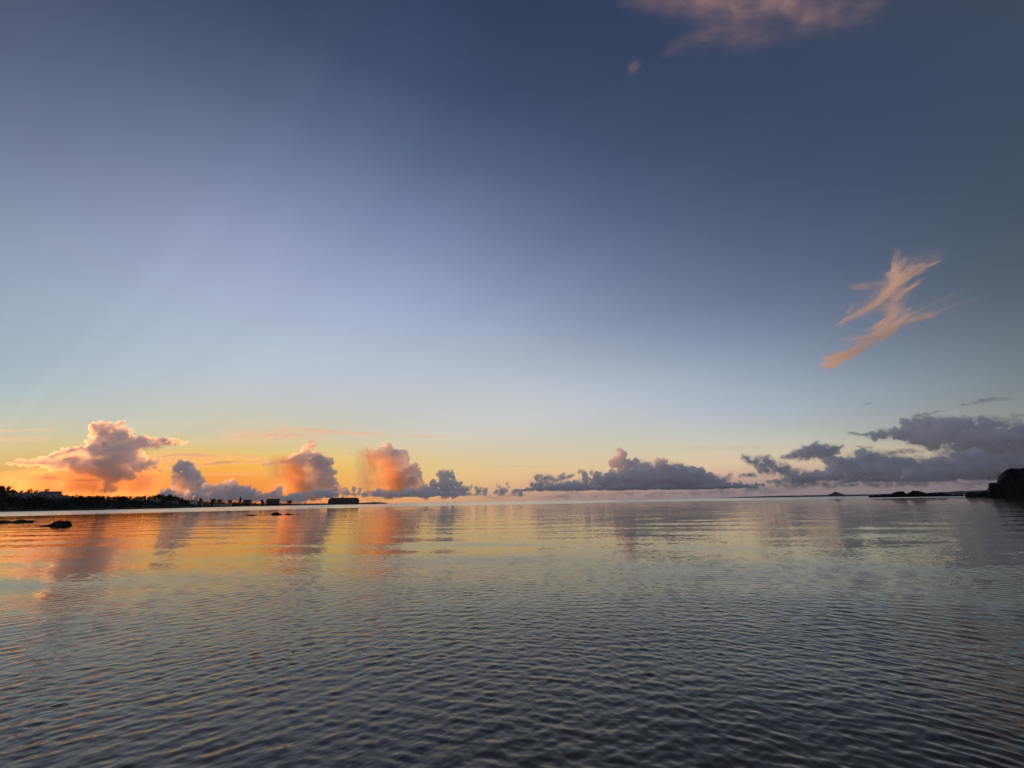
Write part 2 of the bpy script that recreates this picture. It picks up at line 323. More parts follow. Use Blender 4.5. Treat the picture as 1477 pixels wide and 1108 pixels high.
def build_water():
    rng = np.random.default_rng(4)
    # polar grid round the shore, rows close together near the beach and wide apart offshore
    dep = np.concatenate([np.linspace(rad(46), rad(2.2), 1350), np.linspace(rad(2.17), rad(0.25), 150)])
    r = EYE / np.tan(dep)
    r = np.concatenate([r, np.geomspace(r[-1] * 1.06, 36000, 70)])
    th = np.linspace(rad(-80), rad(80), 1500)
    R, T = np.meshgrid(r, th, indexing='ij')
    X = R * np.sin(T); Y = R * np.cos(T)
    dr = np.gradient(r)[:, None] * np.ones_like(X)
    Z = np.zeros_like(X)
    fade = np.clip((900 - R) / 500, 0, 1)
    def lod(lam): return np.clip((lam / np.abs(dr) - 2.0) / 2.0, 0, 1)
    def crest(s): return 2.6 * ((s + 1) * 0.5) ** 2.2 - 1.0
    # ripples wrapping round the cove: circular fronts about points behind the beach
    for k in range(44):
        lam = 10 ** rng.uniform(math.log10(0.10), math.log10(0.34))
        cx, cy = rng.normal(0, 4), rng.uniform(-14, -1)
        ph = rng.uniform(0, 6.28)
        a = 0.0124 * rng.uniform(0.5, 1.3) * lam / 6.283
        d = np.hypot(X - cx, Y - cy)
        pk = 0.5 + 0.5 * np.sin(X * rng.uniform(-1.3, 1.3) + Y * rng.uniform(-.8, .8) + rng.uniform(0, 6.28))
        s = np.sin(6.283 * d / lam + ph + 0.9 * np.sin(X * rng.uniform(.3, 1.4) + ph) + 0.6 * np.sin(Y * rng.uniform(.2, .9)))
        Z += a * lod(lam) * pk * crest(s)
    # two trains running along the beach, one on each side, crossing in the middle
    for side in (-1, 1):
        wt = 0.16 + 0.84 / (1 + np.exp(-side * X / (0.25 * Y + 0.6)))
        for k in range(26):
            lam = 10 ** rng.uniform(math.log10(0.10), math.log10(0.38))
            an = rad(90) - side * rng.normal(rad(62), rad(15))
            ph = rng.uniform(0, 6.28)
            a = 0.0124 * rng.uniform(0.5, 1.3) * lam / 6.283
            q = X * math.cos(an) + Y * math.sin(an); c = -X * math.sin(an) + Y * math.cos(an)
            pk = 0.5 + 0.5 * np.sin(c * rng.uniform(-.7, .7) + q * rng.uniform(-1.2, 1.2) + ph * 3)
            s = np.sin(6.283 * q / lam + ph + 0.7 * np.sin(c * rng.uniform(.2, .8) + ph))
            Z += a * wt * lod(lam) * pk * crest(s)
    for k in range(34):          # small confused chop
        lam = 10 ** rng.uniform(math.log10(0.055), math.log10(0.17))
        an = rng.uniform(0, 6.28); ph = rng.uniform(0, 6.28)
        a = 0.0185 * rng.uniform(0.5, 1.3) * lam / 6.283
        q = X * math.cos(an) + Y * math.sin(an)
        s = np.sin(6.283 * q / lam + ph + 1.1 * np.sin((X * math.sin(an) - Y * math.cos(an)) * rng.uniform(.5, 2.2)))
        pk = 0.5 + 0.5 * np.sin(X * rng.uniform(-1.8, 1.8) + Y * rng.uniform(-1.3, 1.3) + ph * 2)
        Z += a * lod(lam) * pk * s
    for k in range(14):          # low long swell
        lam = rng.uniform(1.5, 8.0)
        an = rng.normal(rad(90), rad(25)); ph = rng.uniform(0, 6.28)
        q = X * math.cos(an) + Y * math.sin(an)
        Z += 0.0035 * lam / 6.283 * lod(lam) * np.sin(6.283 * q / lam + ph)
    Z *= fade
    nr, nt = X.shape
    co = np.stack([X, Y, Z], -1).reshape(-1, 3).astype(np.float32)
    i = (np.arange(nr - 1)[:, None] * nt + np.arange(nt - 1)[None]).reshape(-1)
    quads = np.stack([i, i + 1, i + nt + 1, i + nt], -1).astype(np.int32)
    quads = quads[:, ::-1]
    me = bpy.data.meshes.new('water')
    me.vertices.add(len(co)); me.vertices.foreach_set('co', co.ravel())
    me.loops.add(quads.size); me.loops.foreach_set('vertex_index', quads.ravel())
    me.polygons.add(len(quads))
    me.polygons.foreach_set('loop_start', np.arange(len(quads), dtype=np.int32) * 4)
    me.polygons.foreach_set('use_smooth', np.ones(len(quads), bool))
    me.update(calc_edges=True)
    if me.polygons[0].normal.z < 0: me.flip_normals()
    me.materials.append(water_material())
    o = bpy.data.objects.new('water', me)
    COL.objects.link(o)
    o['kind'] = 'structure'
    # the sea bed: sand sheet sloping away
    vs, fs = [], []
    ys = [-60, 0, 4, 8, 14, 25, 50, 120, 400, 36000]
    zs = [0.6, -0.10, -0.22, -0.38, -0.6, -1.1, -2.2, -4, -9, -30]
    xs = [-36000, -2000, -400, -100, -30, 0, 30, 100, 400, 2000, 36000]
    for y, z in zip(ys, zs):
        for x in xs: vs.append((x, y, z))
    n = len(xs)
    for a in range(len(ys) - 1):
        for b in range(n - 1):
            fs.append((a * n + b, a * n + b + 1, (a + 1) * n + b + 1, (a + 1) * n + b))
    sb = mesh_from('seabed', vs, fs, M['sand'], smooth=True)
    sb['kind'] = 'structure'
build_water()

# ------------------------------------------------------------------ land
PXS = [-260, 0, 130, 250, 370, 480, 562]
YSH = [300, 320, 330, 470, 800, 1100, 1400]
def shore_Y(px):
    return float(np.interp(px, PXS, YSH))
SKYL = [(-260, 690), (-60, 697), (0, 701), (10, 707), (20, 709), (34, 709), (46, 709), (60, 712), (75, 712.5), (100, 714.5), (150, 715.5),
        (190, 715.5), (215, 714), (250, 714.5), (265, 719), (290, 721), (300, 722.5), (330, 722.5), (350, 723.5), (370, 725), (400, 725.5),
        (416, 724.5), (425, 725.6), (450, 725.5), (475, 725.6), (520, 725.4), (540, 724.2), (552, 724.6), (558, 725.9), (562, 728)]
SKYL = [(a, min(b, horizon_y(a) - 0.2) if a < 560 else b) for a, b in SKYL]
def skyline(px):
    return float(np.interp(px, [a for a, b in SKYL], [b for a, b in SKYL]))
def sky_h(px, Y, y=None):
    p, s = at(px, skyline(px) if y is None else y, Y)
    return p.z
TREE_H = lambda px: float(np.interp(px, [0, 250, 400, 480, 562], [5.0, 5.0, 4.0, 0.8, 0.2]))
def ground(px, t):
    """point on the shore land: t=0 at the waterline, 1 on the ridge, 2 behind"""
    Y0 = shore_Y(px); D = 70 + 0.06 * Y0
    Y = Y0 + D * t
    hr = max(0.25, sky_h(px, Y0 + D) - TREE_H(px))
    if t <= 1:
        z = hr * (1 - (1 - t) ** 1.6) * (0.85 + 0.15 * t)
    else:
        z = hr * max(0.0, 1 - (t - 1) ** 2 * 0.9)
    if t <= 0: z = -0.6
    p, s = at(px, horizon_y(px), Y)
    nz = noise.fractal(Vector((p.x * 0.04, p.y * 0.04, 3.1)), 0.8, 2.0, 4)
    if t > 0.02: z = max(0.15, z + nz * 0.7 * min(1, hr / 4))
    return Vector((p.x, p.y, z))
def build_land():
    ts = [-0.05, 0.0, 0.03, 0.08, 0.16, 0.25, 0.35, 0.45, 0.55, 0.65, 0.75, 0.85, 0.93, 1.0, 1.1, 1.3, 1.6, 2.1]
    ps = list(np.arange(-260, 563, 3.0))
    vs = [tuple(ground(p, t)) for p in ps for t in ts]
    n = len(ts); fs = []
    for i in range(len(ps) - 1):
        for j in range(n - 1):
            a = i * n + j
            fs.append((a, a + n, a + n + 1, a + 1))
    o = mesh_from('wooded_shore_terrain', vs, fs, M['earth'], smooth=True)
    o['kind'] = 'structure'
build_land()

R = random.Random(11)
def leaf_cloud(verts, faces, c, rx, ry, rz, n, size, rnd):
    """leaf clumps spread through an ellipsoid"""
    for _ in range(n):
        while True:
            u = Vector((rnd.uniform(-1, 1), rnd.uniform(-1, 1), rnd.uniform(-1, 1)))
            if 0.15 < u.length < 1: break
        if rnd.random() < 0.6: u = u.normalized() * rnd.uniform(0.72, 1.0)
        p = c + Vector((u.x * rx, u.y * ry, u.z * rz))
        a = Vector((rnd.gauss(0, 1), rnd.gauss(0, 1), rnd.gauss(0, 1))).normalized()
        b = a.cross(Vector((rnd.gauss(0, 1), rnd.gauss(0, 1), rnd.gauss(0, 1)))).normalized()
        s = size * rnd.uniform(0.6, 1.3)
        k = len(verts)
        verts += [tuple(p + a * s), tuple(p + b * s * 0.7), tuple(p - a * s), tuple(p - b * s * 0.7)]
        faces.append((k, k + 1, k + 2, k + 3))
def tube(verts, faces, pts, rads, sides=6):
    rings = []
    for i, (p, r) in enumerate(zip(pts, rads)):
        d = (pts[min(i + 1, len(pts) - 1)] - pts[max(i - 1, 0)]).normalized()
        q = d.to_track_quat('Z', 'X')
        k = len(verts)
        for s in range(sides):
            a = 2 * math.pi * s / sides
            verts.append(tuple(p + q @ Vector((math.cos(a) * r, math.sin(a) * r, 0))))
        rings.append(k)
    for a, b in zip(rings, rings[1:]):
        for s in range(sides):
            faces.append((a + s, a + (s + 1) % sides, b + (s + 1) % sides, b + s))
    faces.append(tuple(rings[0] + s for s in reversed(range(sides))))
    faces.append(tuple(rings[-1] + s for s in range(sides)))
def make_tree(style, seed):
    """meshes (trunk, crown) of a tree about 1 unit tall, scaled when placed"""
    rnd = random.Random(seed)
    tv, tf, cv, cf = [], [], [], []
    lean = Vector((rnd.uniform(-.06, .06), rnd.uniform(-.06, .06), 0))
    if style == 'slanted': lean = Vector((0.16, 0.0, 0))
    top = Vector((0, 0, 0.62 if style != 'conifer' else 0.95)) + lean
    tube(tv, tf, [Vector((0, 0, -0.06)), Vector((0, 0, 0.25)) + lean * 0.3, top], [0.035, 0.026, 0.010])
    blobs = []
    if style == 'round':
        for k in range(7):
            a = rnd.uniform(0, 6.28); q = rnd.uniform(0.05, 0.26)
            blobs.append((Vector((math.cos(a) * q, math.sin(a) * q, rnd.uniform(0.22, 0.74))), rnd.uniform(0.17, 0.26)))
        blobs.append((Vector((0.02, 0, 0.84)), 0.15))
    elif style == 'slanted':
        for k in range(8):
            t = k / 7
            blobs.append((Vector((-0.30 + 0.62 * t + rnd.uniform(-.04, .04), rnd.uniform(-.15, .15), 0.16 + 0.68 * t + rnd.uniform(-.12, .06))), 0.17 + 0.08 * math.sin(t * 3)))
    elif style == 'conifer':
        for k in range(9):
            t = k / 8
            blobs.append((Vector((rnd.uniform(-.03, .03), rnd.uniform(-.03, .03), 0.2 + 0.76 * t)), 0.21 * (1 - t) + 0.03))
    else:                        # wide, flat topped
        for k in range(14):
            a = rnd.uniform(0, 6.28); q = rnd.uniform(0.05, 0.5)
            blobs.append((Vector((math.cos(a) * q, math.sin(a) * q * 0.7, rnd.uniform(0.25, 0.85))), rnd.uniform(0.15, 0.22)))
    for c, r in blobs:
        leaf_cloud(cv, cf, c, r, r, r * 0.8, 46, 0.055, rnd)
        if style != 'conifer':
            tube(tv, tf, [Vector((0, 0, 0.3)) + lean * 0.4, (Vector((0, 0, 0.4)) + c) / 2, c], [0.016, 0.011, 0.005], 4)
    mt = bpy.data.meshes.new('trunk'); mt.from_pydata(tv, [], tf); mt.materials.append(M['bark'])
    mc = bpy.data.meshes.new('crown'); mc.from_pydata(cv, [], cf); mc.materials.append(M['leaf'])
    return mt, mc
TREES = {s: [make_tree(s, 100 * i + j) for j in range(3)] for i, s in enumerate(('round', 'slanted', 'conifer', 'flat'))}
def place_tree(style, px, t, h, label, cat='tree', group=None, wide=1.0, name=None):
    p = ground(px, t)
    e = empty(name or {'round': 'broadleaf_tree', 'slanted': 'leaning_tree', 'conifer': 'conifer', 'flat': 'spreading_tree'}[style], p, 0 if style == 'slanted' else R.uniform(0, 6.28))
    e.scale = (h * wide, h * wide, h)
    tag(e, label, cat, group)
    mt, mc = R.choice(TREES[style])
    for nm, me in (('trunk', mt), ('crown', mc)):
        o = bpy.data.objects.new(nm, me)
        COL.objects.link(o)
        o.parent = e
    return e
def tree_to(style, px, ytop, label, t=1.0, group=None, wide=1.0, cat='tree'):
    """tree whose top shows at a given photo height"""
    p = ground(px, t)
    h = at(px, ytop, p.y)[0].z - p.z
    return place_tree(style, px, t, max(1.2, h), label, cat, group, wide)
def build_trees():
    # trees that stand out along the skyline
    tree_to('round', 1, 700.5, 'tallest dark tree at the left end of the wooded skyline', wide=1.1)
    tree_to('flat', 11, 706.5, 'low flat-topped tree just right of the tallest tree on the left skyline', wide=1.1)
    tree_to('slanted', 21, 707.5, 'smallest of the leaning dark trees above the terraced resort', wide=1.3)
    tree_to('slanted', 32, 704.8, 'tallest of the leaning dark trees above the terraced resort', wide=1.25)
    tree_to('slanted', 42, 706.5, 'middle leaning dark tree above the roof ridge of the terraced resort', wide=1.2)
    tree_to('slanted', 53, 706, 'rightmost of the leaning dark trees above the terraced resort', wide=1.4)
    tree_to('conifer', 77, 709.5, 'small pointed tree alone on the flat ridge right of the resort', wide=0.9)
    tree_to('flat', 226, 712.8, 'broad dark tree on the rise above the pale balconied house', wide=1.5)
    tree_to('flat', 241, 713, 'broad dark tree at the right brow of the wooded rise', wide=1.5)
    tree_to('round', 287, 718.5, 'dark bushy tree just right of the thin pole', t=.9, wide=1.2)
    tree_to('flat', 306, 719.3, 'wide low tree crown behind the long pale shore wall', t=.9, wide=1.2)
    tree_to('flat', 315, 719.8, 'second wide low tree crown behind the long pale shore wall, toward the pointed tree', t=.9, wide=1.2)
    tree_to('flat', 330, 721, 'flat dark tree left of the pointed tree on the shore', t=.9, wide=1.3)
    tree_to('conifer', 345, 717, 'tall pointed dark tree standing above the low shore houses', t=.9, wide=1.0)
    tree_to('round', 377, 720.2, 'round dark tree crown alone left of the slab building with sloping roof', t=.6, wide=1.15)
    tree_to('flat', 417, 721.8, 'humped dark tree right of the slab building with sloping roof', t=.6, wide=1.7)
    # the rest of the ridge
    g = 'dark trees along the wooded shore ridge'
    lab = 'dark bushy tree in the unbroken line of silhouetted crowns along the left shore ridge'
    px = -70.0
    while px < 262:
        if not (-3 < px < 57):
            y = skyline(px) - R.uniform(0.0, 2.0) + R.uniform(0, 1.5)
            tree_to(R.choice(['round', 'round', 'flat', 'round']), px, y, lab, t=R.uniform(.88, 1.05), group=g, wide=R.uniform(.9, 1.4))
        px += R.uniform(3.2, 6.0)
    # low scrub and canopy filling the slope
    v, f = [], []
    rnd = random.Random(5)
    for k in range(5200):
        px = rnd.uniform(-260, 556)
        t = rnd.uniform(0.05, 1.25)
        p = ground(px, t)
        hh = min(3.6, TREE_H(px) * 0.85) * rnd.uniform(.4, 1)
        leaf_cloud(v, f, p + Vector((0, 0, hh * .5)), hh * 1.3, hh * 1.3, hh * .75, 7, 0.5 * max(.5, hh / 2), rnd)
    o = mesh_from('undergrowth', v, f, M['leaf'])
    tag(o, 'dark scrub and low woodland covering the left shore slope', 'undergrowth', kind='stuff')
build_trees()

# ------------------------------------------------------------------ buildings
def add_box(bm, x0, x1, y0, y1, z0, z1):
    r = bmesh.ops.create_cube(bm, size=1.0)
    for v in r['verts']:
        v.co = Vector((x0 + (v.co.x + .5) * (x1 - x0), y0 + (v.co.y + .5) * (y1 - y0), z0 + (v.co.z + .5) * (z1 - z0)))
def box_obj(name, dims, mat, parent, bevel=0.0):
    bm = bmesh.new(); add_box(bm, *dims)
    if bevel: bmesh.ops.bevel(bm, geom=bm.edges[:], offset=bevel, segments=2, affect='EDGES')
    return bm_obj(name, bm, mat, parent)
def window(parent, x, z, w, h, yf, frame_mat):
    """frame proud of the wall (front is -y), pane inside it"""
    bm = bmesh.new(); t = 0.12
    add_box(bm, x - w / 2 - t, x + w / 2 + t, yf - .06, yf + .02, z - t, z)
    add_box(bm, x - w / 2 - t, x + w / 2 + t, yf - .06, yf + .02, z + h, z + h + t)
    add_box(bm, x - w / 2 - t, x - w / 2, yf - .06, yf + .02, z, z + h)
    add_box(bm, x + w / 2, x + w / 2 + t, yf - .06, yf + .02, z, z + h)
    fr = bm_obj('window', bm, frame_mat, parent)
    box_obj('pane', (x - w / 2, x + w / 2, yf - .03, yf + .02, z, z + h), M['glass'], fr)
def gable(bm, x0, x1, y0, y1, z, h, ov=.4, t=.18):
    """thick gabled roof, ridge along x"""
    ym = (y0 + y1) / 2
    for s in (-1, 1):
        ye = y0 - ov if s < 0 else y1 + ov
        k = [bm.verts.new(c) for c in ((x0 - ov, ye, z - .1), (x1 + ov, ye, z - .1), (x1 + ov, ym, z + h), (x0 - ov, ym, z + h),
                                         (x0 - ov, ye, z - .1 + t), (x1 + ov, ye, z - .1 + t), (x1 + ov, ym, z + h + t), (x0 - ov, ym, z + h + t))]
        for q in ((0, 1, 2, 3), (7, 6, 5, 4), (0, 4, 5, 1), (1, 5, 6, 2), (2, 6, 7, 3), (3, 7, 4, 0)):
            bm.faces.new([k[i] for i in q])
    bmesh.ops.recalc_face_normals(bm, faces=bm.faces[:])
def site(px, t, ybase=None):
    p = ground(px, t)
    if ybase is not None:
        p.z = at(px, ybase, p.y)[0].z
    yaw = math.atan2(-p.x, p.y) * 0.8
    return p, yaw, at(px, 720, p.y)[1]
def house(name, px0, px1, ytop, ybase, t, label, cat, wall, roof='flat', storeys=2, nwin=4, roof_h=1.2, depth=9, balcony=False):
    pc = (px0 + px1) / 2
    p, yaw, s = site(pc, t, ybase)
    W = (px1 - px0) * s
    H = at(pc, ytop, p.y)[0].z - p.z
    e = empty(name, p, yaw)
    tag(e, label, cat)
    Hw = H - (roof_h if roof == 'gable' else 0.3)
    wl = box_obj('wall', (-W / 2, W / 2, 0, depth, -3, Hw), wall, e)
    if roof == 'gable':
        bm = bmesh.new(); gable(bm, -W / 2, W / 2, 0, depth, Hw + .1, roof_h)
        bm_obj('roof', bm, M['roof'], e)
        bm = bmesh.new()
        for x in (-W / 2, W / 2 - .15):
            a = [bm.verts.new(c) for c in ((x, 0, Hw), (x, depth, Hw), (x, depth / 2, Hw + roof_h))]
            b = [bm.verts.new((v.co.x + .15, v.co.y, v.co.z)) for v in a]
            bm.faces.new(a); bm.faces.new(b[::-1])
            for i in range(3): bm.faces.new((a[i], b[i], b[(i + 1) % 3], a[(i + 1) % 3]))
        bmesh.ops.recalc_face_normals(bm, faces=bm.faces[:])
        bm_obj('gable_wall', bm, wall, e)
    else:
        box_obj('roof', (-W / 2 - .35, W / 2 + .35, -.35, depth + .35, Hw + .003, Hw + .303), M['roof'], e)
    fh = Hw / storeys
    for k in range(storeys):
        for j in range(nwin):
            x = -W / 2 + W * (j + .5) / nwin
            window(e, x, k * fh + fh * .3, min(1.5, W / nwin * .55), fh * .45, 0.0, M['white'])
        if balcony and k > 0:
            b = box_obj('balcony', (-W / 2, W / 2, -1.4, -.07, k * fh - .1, k * fh + .1), wall, e)
            box_obj('railing', (-W / 2, W / 2, -1.4, -1.3, k * fh + .103, k * fh + 1.0), M['white'], b)
    box_obj('door', (W * .5 / nwin - W / nwin * .5 - .5, W * .5 / nwin - W / nwin * .5 + .5, -.05, .03, .05, 2.1), M['bark'], e)
    return e
def build_buildings():
    # terraced resort: three stepped wings
    p, yaw, s = site(40, .62, 722.5)
    e = empty('terraced_resort', p, yaw)
    tag(e, 'long low terraced resort with pale stepped roofs in the dark left shore', 'hotel')
    for (a, b, z0, y0, hh, rh) in ((-36, 36, -1, 6, 3.0, 1.3), (-26, 22, 3.2, 14, 2.6, 1.4), (2, 22, 6.2, 20, 1.6, 1.2)):
        x0, x1 = a * s, b * s
        wg = box_obj('wing', (x0, x1, y0 - 6, y0 + 6, z0 - 3, z0 + hh), M['wall'], e)
        bm = bmesh.new(); gable(bm, x0, x1, y0 - 6, y0 + 6, z0 + hh + .1, rh, .6)
        bm_obj('roof', bm, M['roof'], e)
        n = max(4, int((x1 - x0) / 5))
        for j in range(n):
            window(e, x0 + (x1 - x0) * (j + .5) / n, z0 + .6, 2.0, 1.4, y0 - 6, M['white'])
    house('balconied_house', 216, 226, 720, 728.5, .45, 'two-storey pale house with white balcony frames in the dark left shore trees', 'house', M['wall'], 'flat', 2, 3, balcony=True)
    house('bungalow', 193, 206, 721, 724, .6, 'low grey-roofed bungalow left of the balconied house', 'house', M['wall'], 'gable', 1, 3, 1.0)
    house('cottage', 240, 252, 723.5, 728, .4, 'small grey cottage between the balconied house and the white villa', 'house', M['wall'], 'gable', 1, 3, 1.2)
    house('villa', 274, 281, 722, 729.5, .35, 'narrow white two-storey villa under the thin pole', 'house', M['white'], 'flat', 2, 2)
    house('shore_house', 283, 291, 726, 729, .25, 'low pale shore house just right of the white villa', 'house', M['wall'], 'gable', 1, 3, 1.2)
    # long shore wall with pale coping
    p, yaw, s = site(310, .2, 729)
    e = empty('shore_wall', p, yaw); tag(e, 'long low pale wall along the water below the wide tree crowns', 'wall')
    bm = bmesh.new()
    for k in range(9):
        add_box(bm, (-19 + 4.3 * k) * s, (-19 + 4.3 * k + 3.9) * s, 0, .5, -2, 1.9 + (k % 3) * .3)
    bm_obj('panel', bm, M['wall'], e)
    bm = bmesh.new()
    for k in range(10):
        add_box(bm, (-19.35 + 4.3 * k) * s, (-19.05 + 4.3 * k) * s, -.1, .6, -2, 2.7)
    bm_obj('post', bm, M['white'], e)
    house('block_house', 350.5, 360, 720.8, 728, .5, 'square grey block house right of the tall pointed tree', 'house', M['dark_wall'], 'flat', 2, 3)
    # slab building with mono-pitch roof
    p, yaw, s = site(393, .5, 728)
    e = empty('slab_building', p, yaw); tag(e, 'dark slab building with sloping roof end behind the round tree', 'building')
    W = 15 * s; H = at(393, 719.8, p.y)[0].z - p.z
    box_obj('wall', (-W / 2, W / 2, 0, 14, -3, H), M['dark_wall'], e)
    bm = bmesh.new()
    k = [bm.verts.new(c) for c in ((-W / 2 - 4, -.3, H * .35), (-W / 2 - .02, -.3, H * .35), (-W / 2 - .02, -.3, H), (-W / 2 - 4, 14, H * .35), (-W / 2 - .02, 14, H * .35), (-W / 2 - .02, 14, H))]
    for q in ((0, 1, 2), (5, 4, 3), (0, 2, 5, 3), (1, 4, 5, 2), (0, 3, 4, 1)): bm.faces.new([k[i] for i in q])
    bm_obj('lean_to', bm, M['dark_wall'], e)
    box_obj('roof', (-W / 2 - .5, W / 2 + .5, -.5, 14.5, H + .003, H + .5), M['roof'], e)
    for kk in range(3):
        for j in range(4): window(e, -W / 2 + W * (j + .5) / 4, H * (.12 + .3 * kk), 1.8, 1.5, 0, M['roof'])
    # big hall on the point: rounded ends, rows of dark bays
    p, yaw, s = site(495, .35, 727.8)
    e = empty('waterfront_hall', p, yaw); tag(e, 'large dark block with rounded ends and tall bays standing on the point', 'building')
    W = 41 * s; H = at(495, 718.6, p.y)[0].z - p.z
    bm = bmesh.new()
    add_box(bm, -W / 2, W / 2, 0, 34, -2, H)
    eds = [ed for ed in bm.edges if ed.calc_length() < H + 3 and abs(ed.verts[0].co.z - ed.verts[1].co.z) > 1]
    eds += [ed for ed in bm.edges if min(v.co.z for v in ed.verts) > H - .1]
    bmesh.ops.bevel(bm, geom=eds, offset=3.4, segments=4, affect='EDGES')
    bm_obj('wall', bm, M['dark_wall'], e)
    bm = bmesh.new()
    add_box(bm, -W / 2 + 4.5, W / 2 - 4.5, 4.5, 29, H - .5, H + 1.1)
    eds = [ed for ed in bm.edges if abs(ed.verts[0].co.z - ed.verts[1].co.z) > .5]
    bmesh.ops.bevel(bm, geom=eds, offset=4.0, segments=5, affect='EDGES')
    bm_obj('roof', bm, M['roof'], e)
    for j in range(11):
        x = -W / 2 + 6 + (W - 12) * j / 10
        window(e, x, H * .15, 2.6, H * .62, 0, M['dark_wall'])
    bm = bmesh.new()
    v, f = [], []
    tube(v, f, [Vector((5, 16, H + 1)), Vector((5, 16, H + 7))], [.45, .3])
    bm.free()
    mesh_from('roof_vent', v, f, M['metal'], e)
    box_obj('roof_hut', (-9, -3, 12, 18, H + 1.103, H + 2.6), M['dark_wall'], e)
    # masts
    for px, yt, lab in ((128.5, 701, 'thin radio mast on the ridge, left one of the two beside the cloud stem'), (144.5, 699, 'thin radio mast on the ridge, right one of the two beside the cloud stem')):
        p = ground(px, .95); h = at(px + 2, yt, p.y)[0].z - p.z
        e = empty('radio_mast', p); tag(e, lab, 'mast', 'thin masts on the ridge')
        v, f = [], []
        tube(v, f, [Vector((0, 0, -.5)), Vector((0, 0, h * .6)), Vector((0, 0, h))], [.17, .13, .06], 6)
        mesh_from('pole', v, f, M['metal'], e)
        v, f = [], []
        for zz in (h * .97, h * .9):
            tube(v, f, [Vector((-.28, 0, zz)), Vector((.28, 0, zz))], [.04, .04], 4)
        mesh_from('crossarm', v, f, M['metal'], e)
    p = ground(281, .5); h = at(281, 715, p.y)[0].z - p.z
    e = empty('utility_pole', p); tag(e, 'thin dark pole rising beside the white villa on the shore', 'pole')
    v, f = [], []
    tube(v, f, [Vector((0, 0, -.5)), Vector((0, 0, h))], [.34, .2], 6); mesh_from('pole', v, f, M['metal'], e)
    v, f = [], []
    tube(v, f, [Vector((-.9, 0, h * .88)), Vector((.9, 0, h * .88))], [.1, .1], 4); mesh_from('crossarm', v, f, M['metal'], e)
build_buildings()

# ------------------------------------------------------------------ rocks, headland, far coast
def ridge_rock(name, outline, Y, depth, mat, amp=0.12, step=0.5, seed=0, sharp=0.6, below=0.4, fr=1.0, yskew=0.0, wob=.5):
    """a closed rocky mass whose crest follows an outline given as photo px points; real depth and footing"""
    o = sorted(outline)
    pxs = np.arange(o[0][0], o[-1][0] + 1e-3, step)
    nv = 22
    verts, faces = [], []
    xs_ = [a for a, b in o]; ys_ = [b for a, b in o]
    for i, px in enumerate(pxs):
        py = float(np.interp(px, xs_, ys_))
        end = min(1.0, (px - o[0][0] + .01) / ((o[-1][0] - o[0][0]) * .12), (o[-1][0] - px + .01) / ((o[-1][0] - o[0][0]) * .12))
        p, s = at(px, py, Y + yskew * (px - o[0][0]))
        h = max(p.z, 0.02)
        out = Vector((p.x, p.y, 0)).normalized()
        dp = depth * math.sqrt(max(0.05, end)) * (1 - wob / 2 + wob * noise.noise(Vector((px * .07 * fr, seed, 1))))
        for j in range(nv):
            v = -1 + 2 * j / (nv - 1)
            prof = max(0.0, 1 - abs(v) ** 2.2) ** sharp
            w = p + out * (v * dp)
            z = h * prof - below * (1 - prof)
            nz = noise.fractal(Vector((w.x / depth * 2.2 * fr + seed, w.y / depth * 2.2 * fr, z / depth * 2)), .7, 2.1, 5)
            z += nz * amp * min(1, h * 2) * (0.35 + prof)
            verts.append((w.x + nz * amp * .5, w.y, z))
    for i in range(len(pxs) - 1):
        for j in range(nv - 1):
            a = i * nv + j
            faces.append((a, a + nv, a + nv + 1, a + 1))
    ob = mesh_from(name, verts, faces, mat, smooth=False)
    return ob
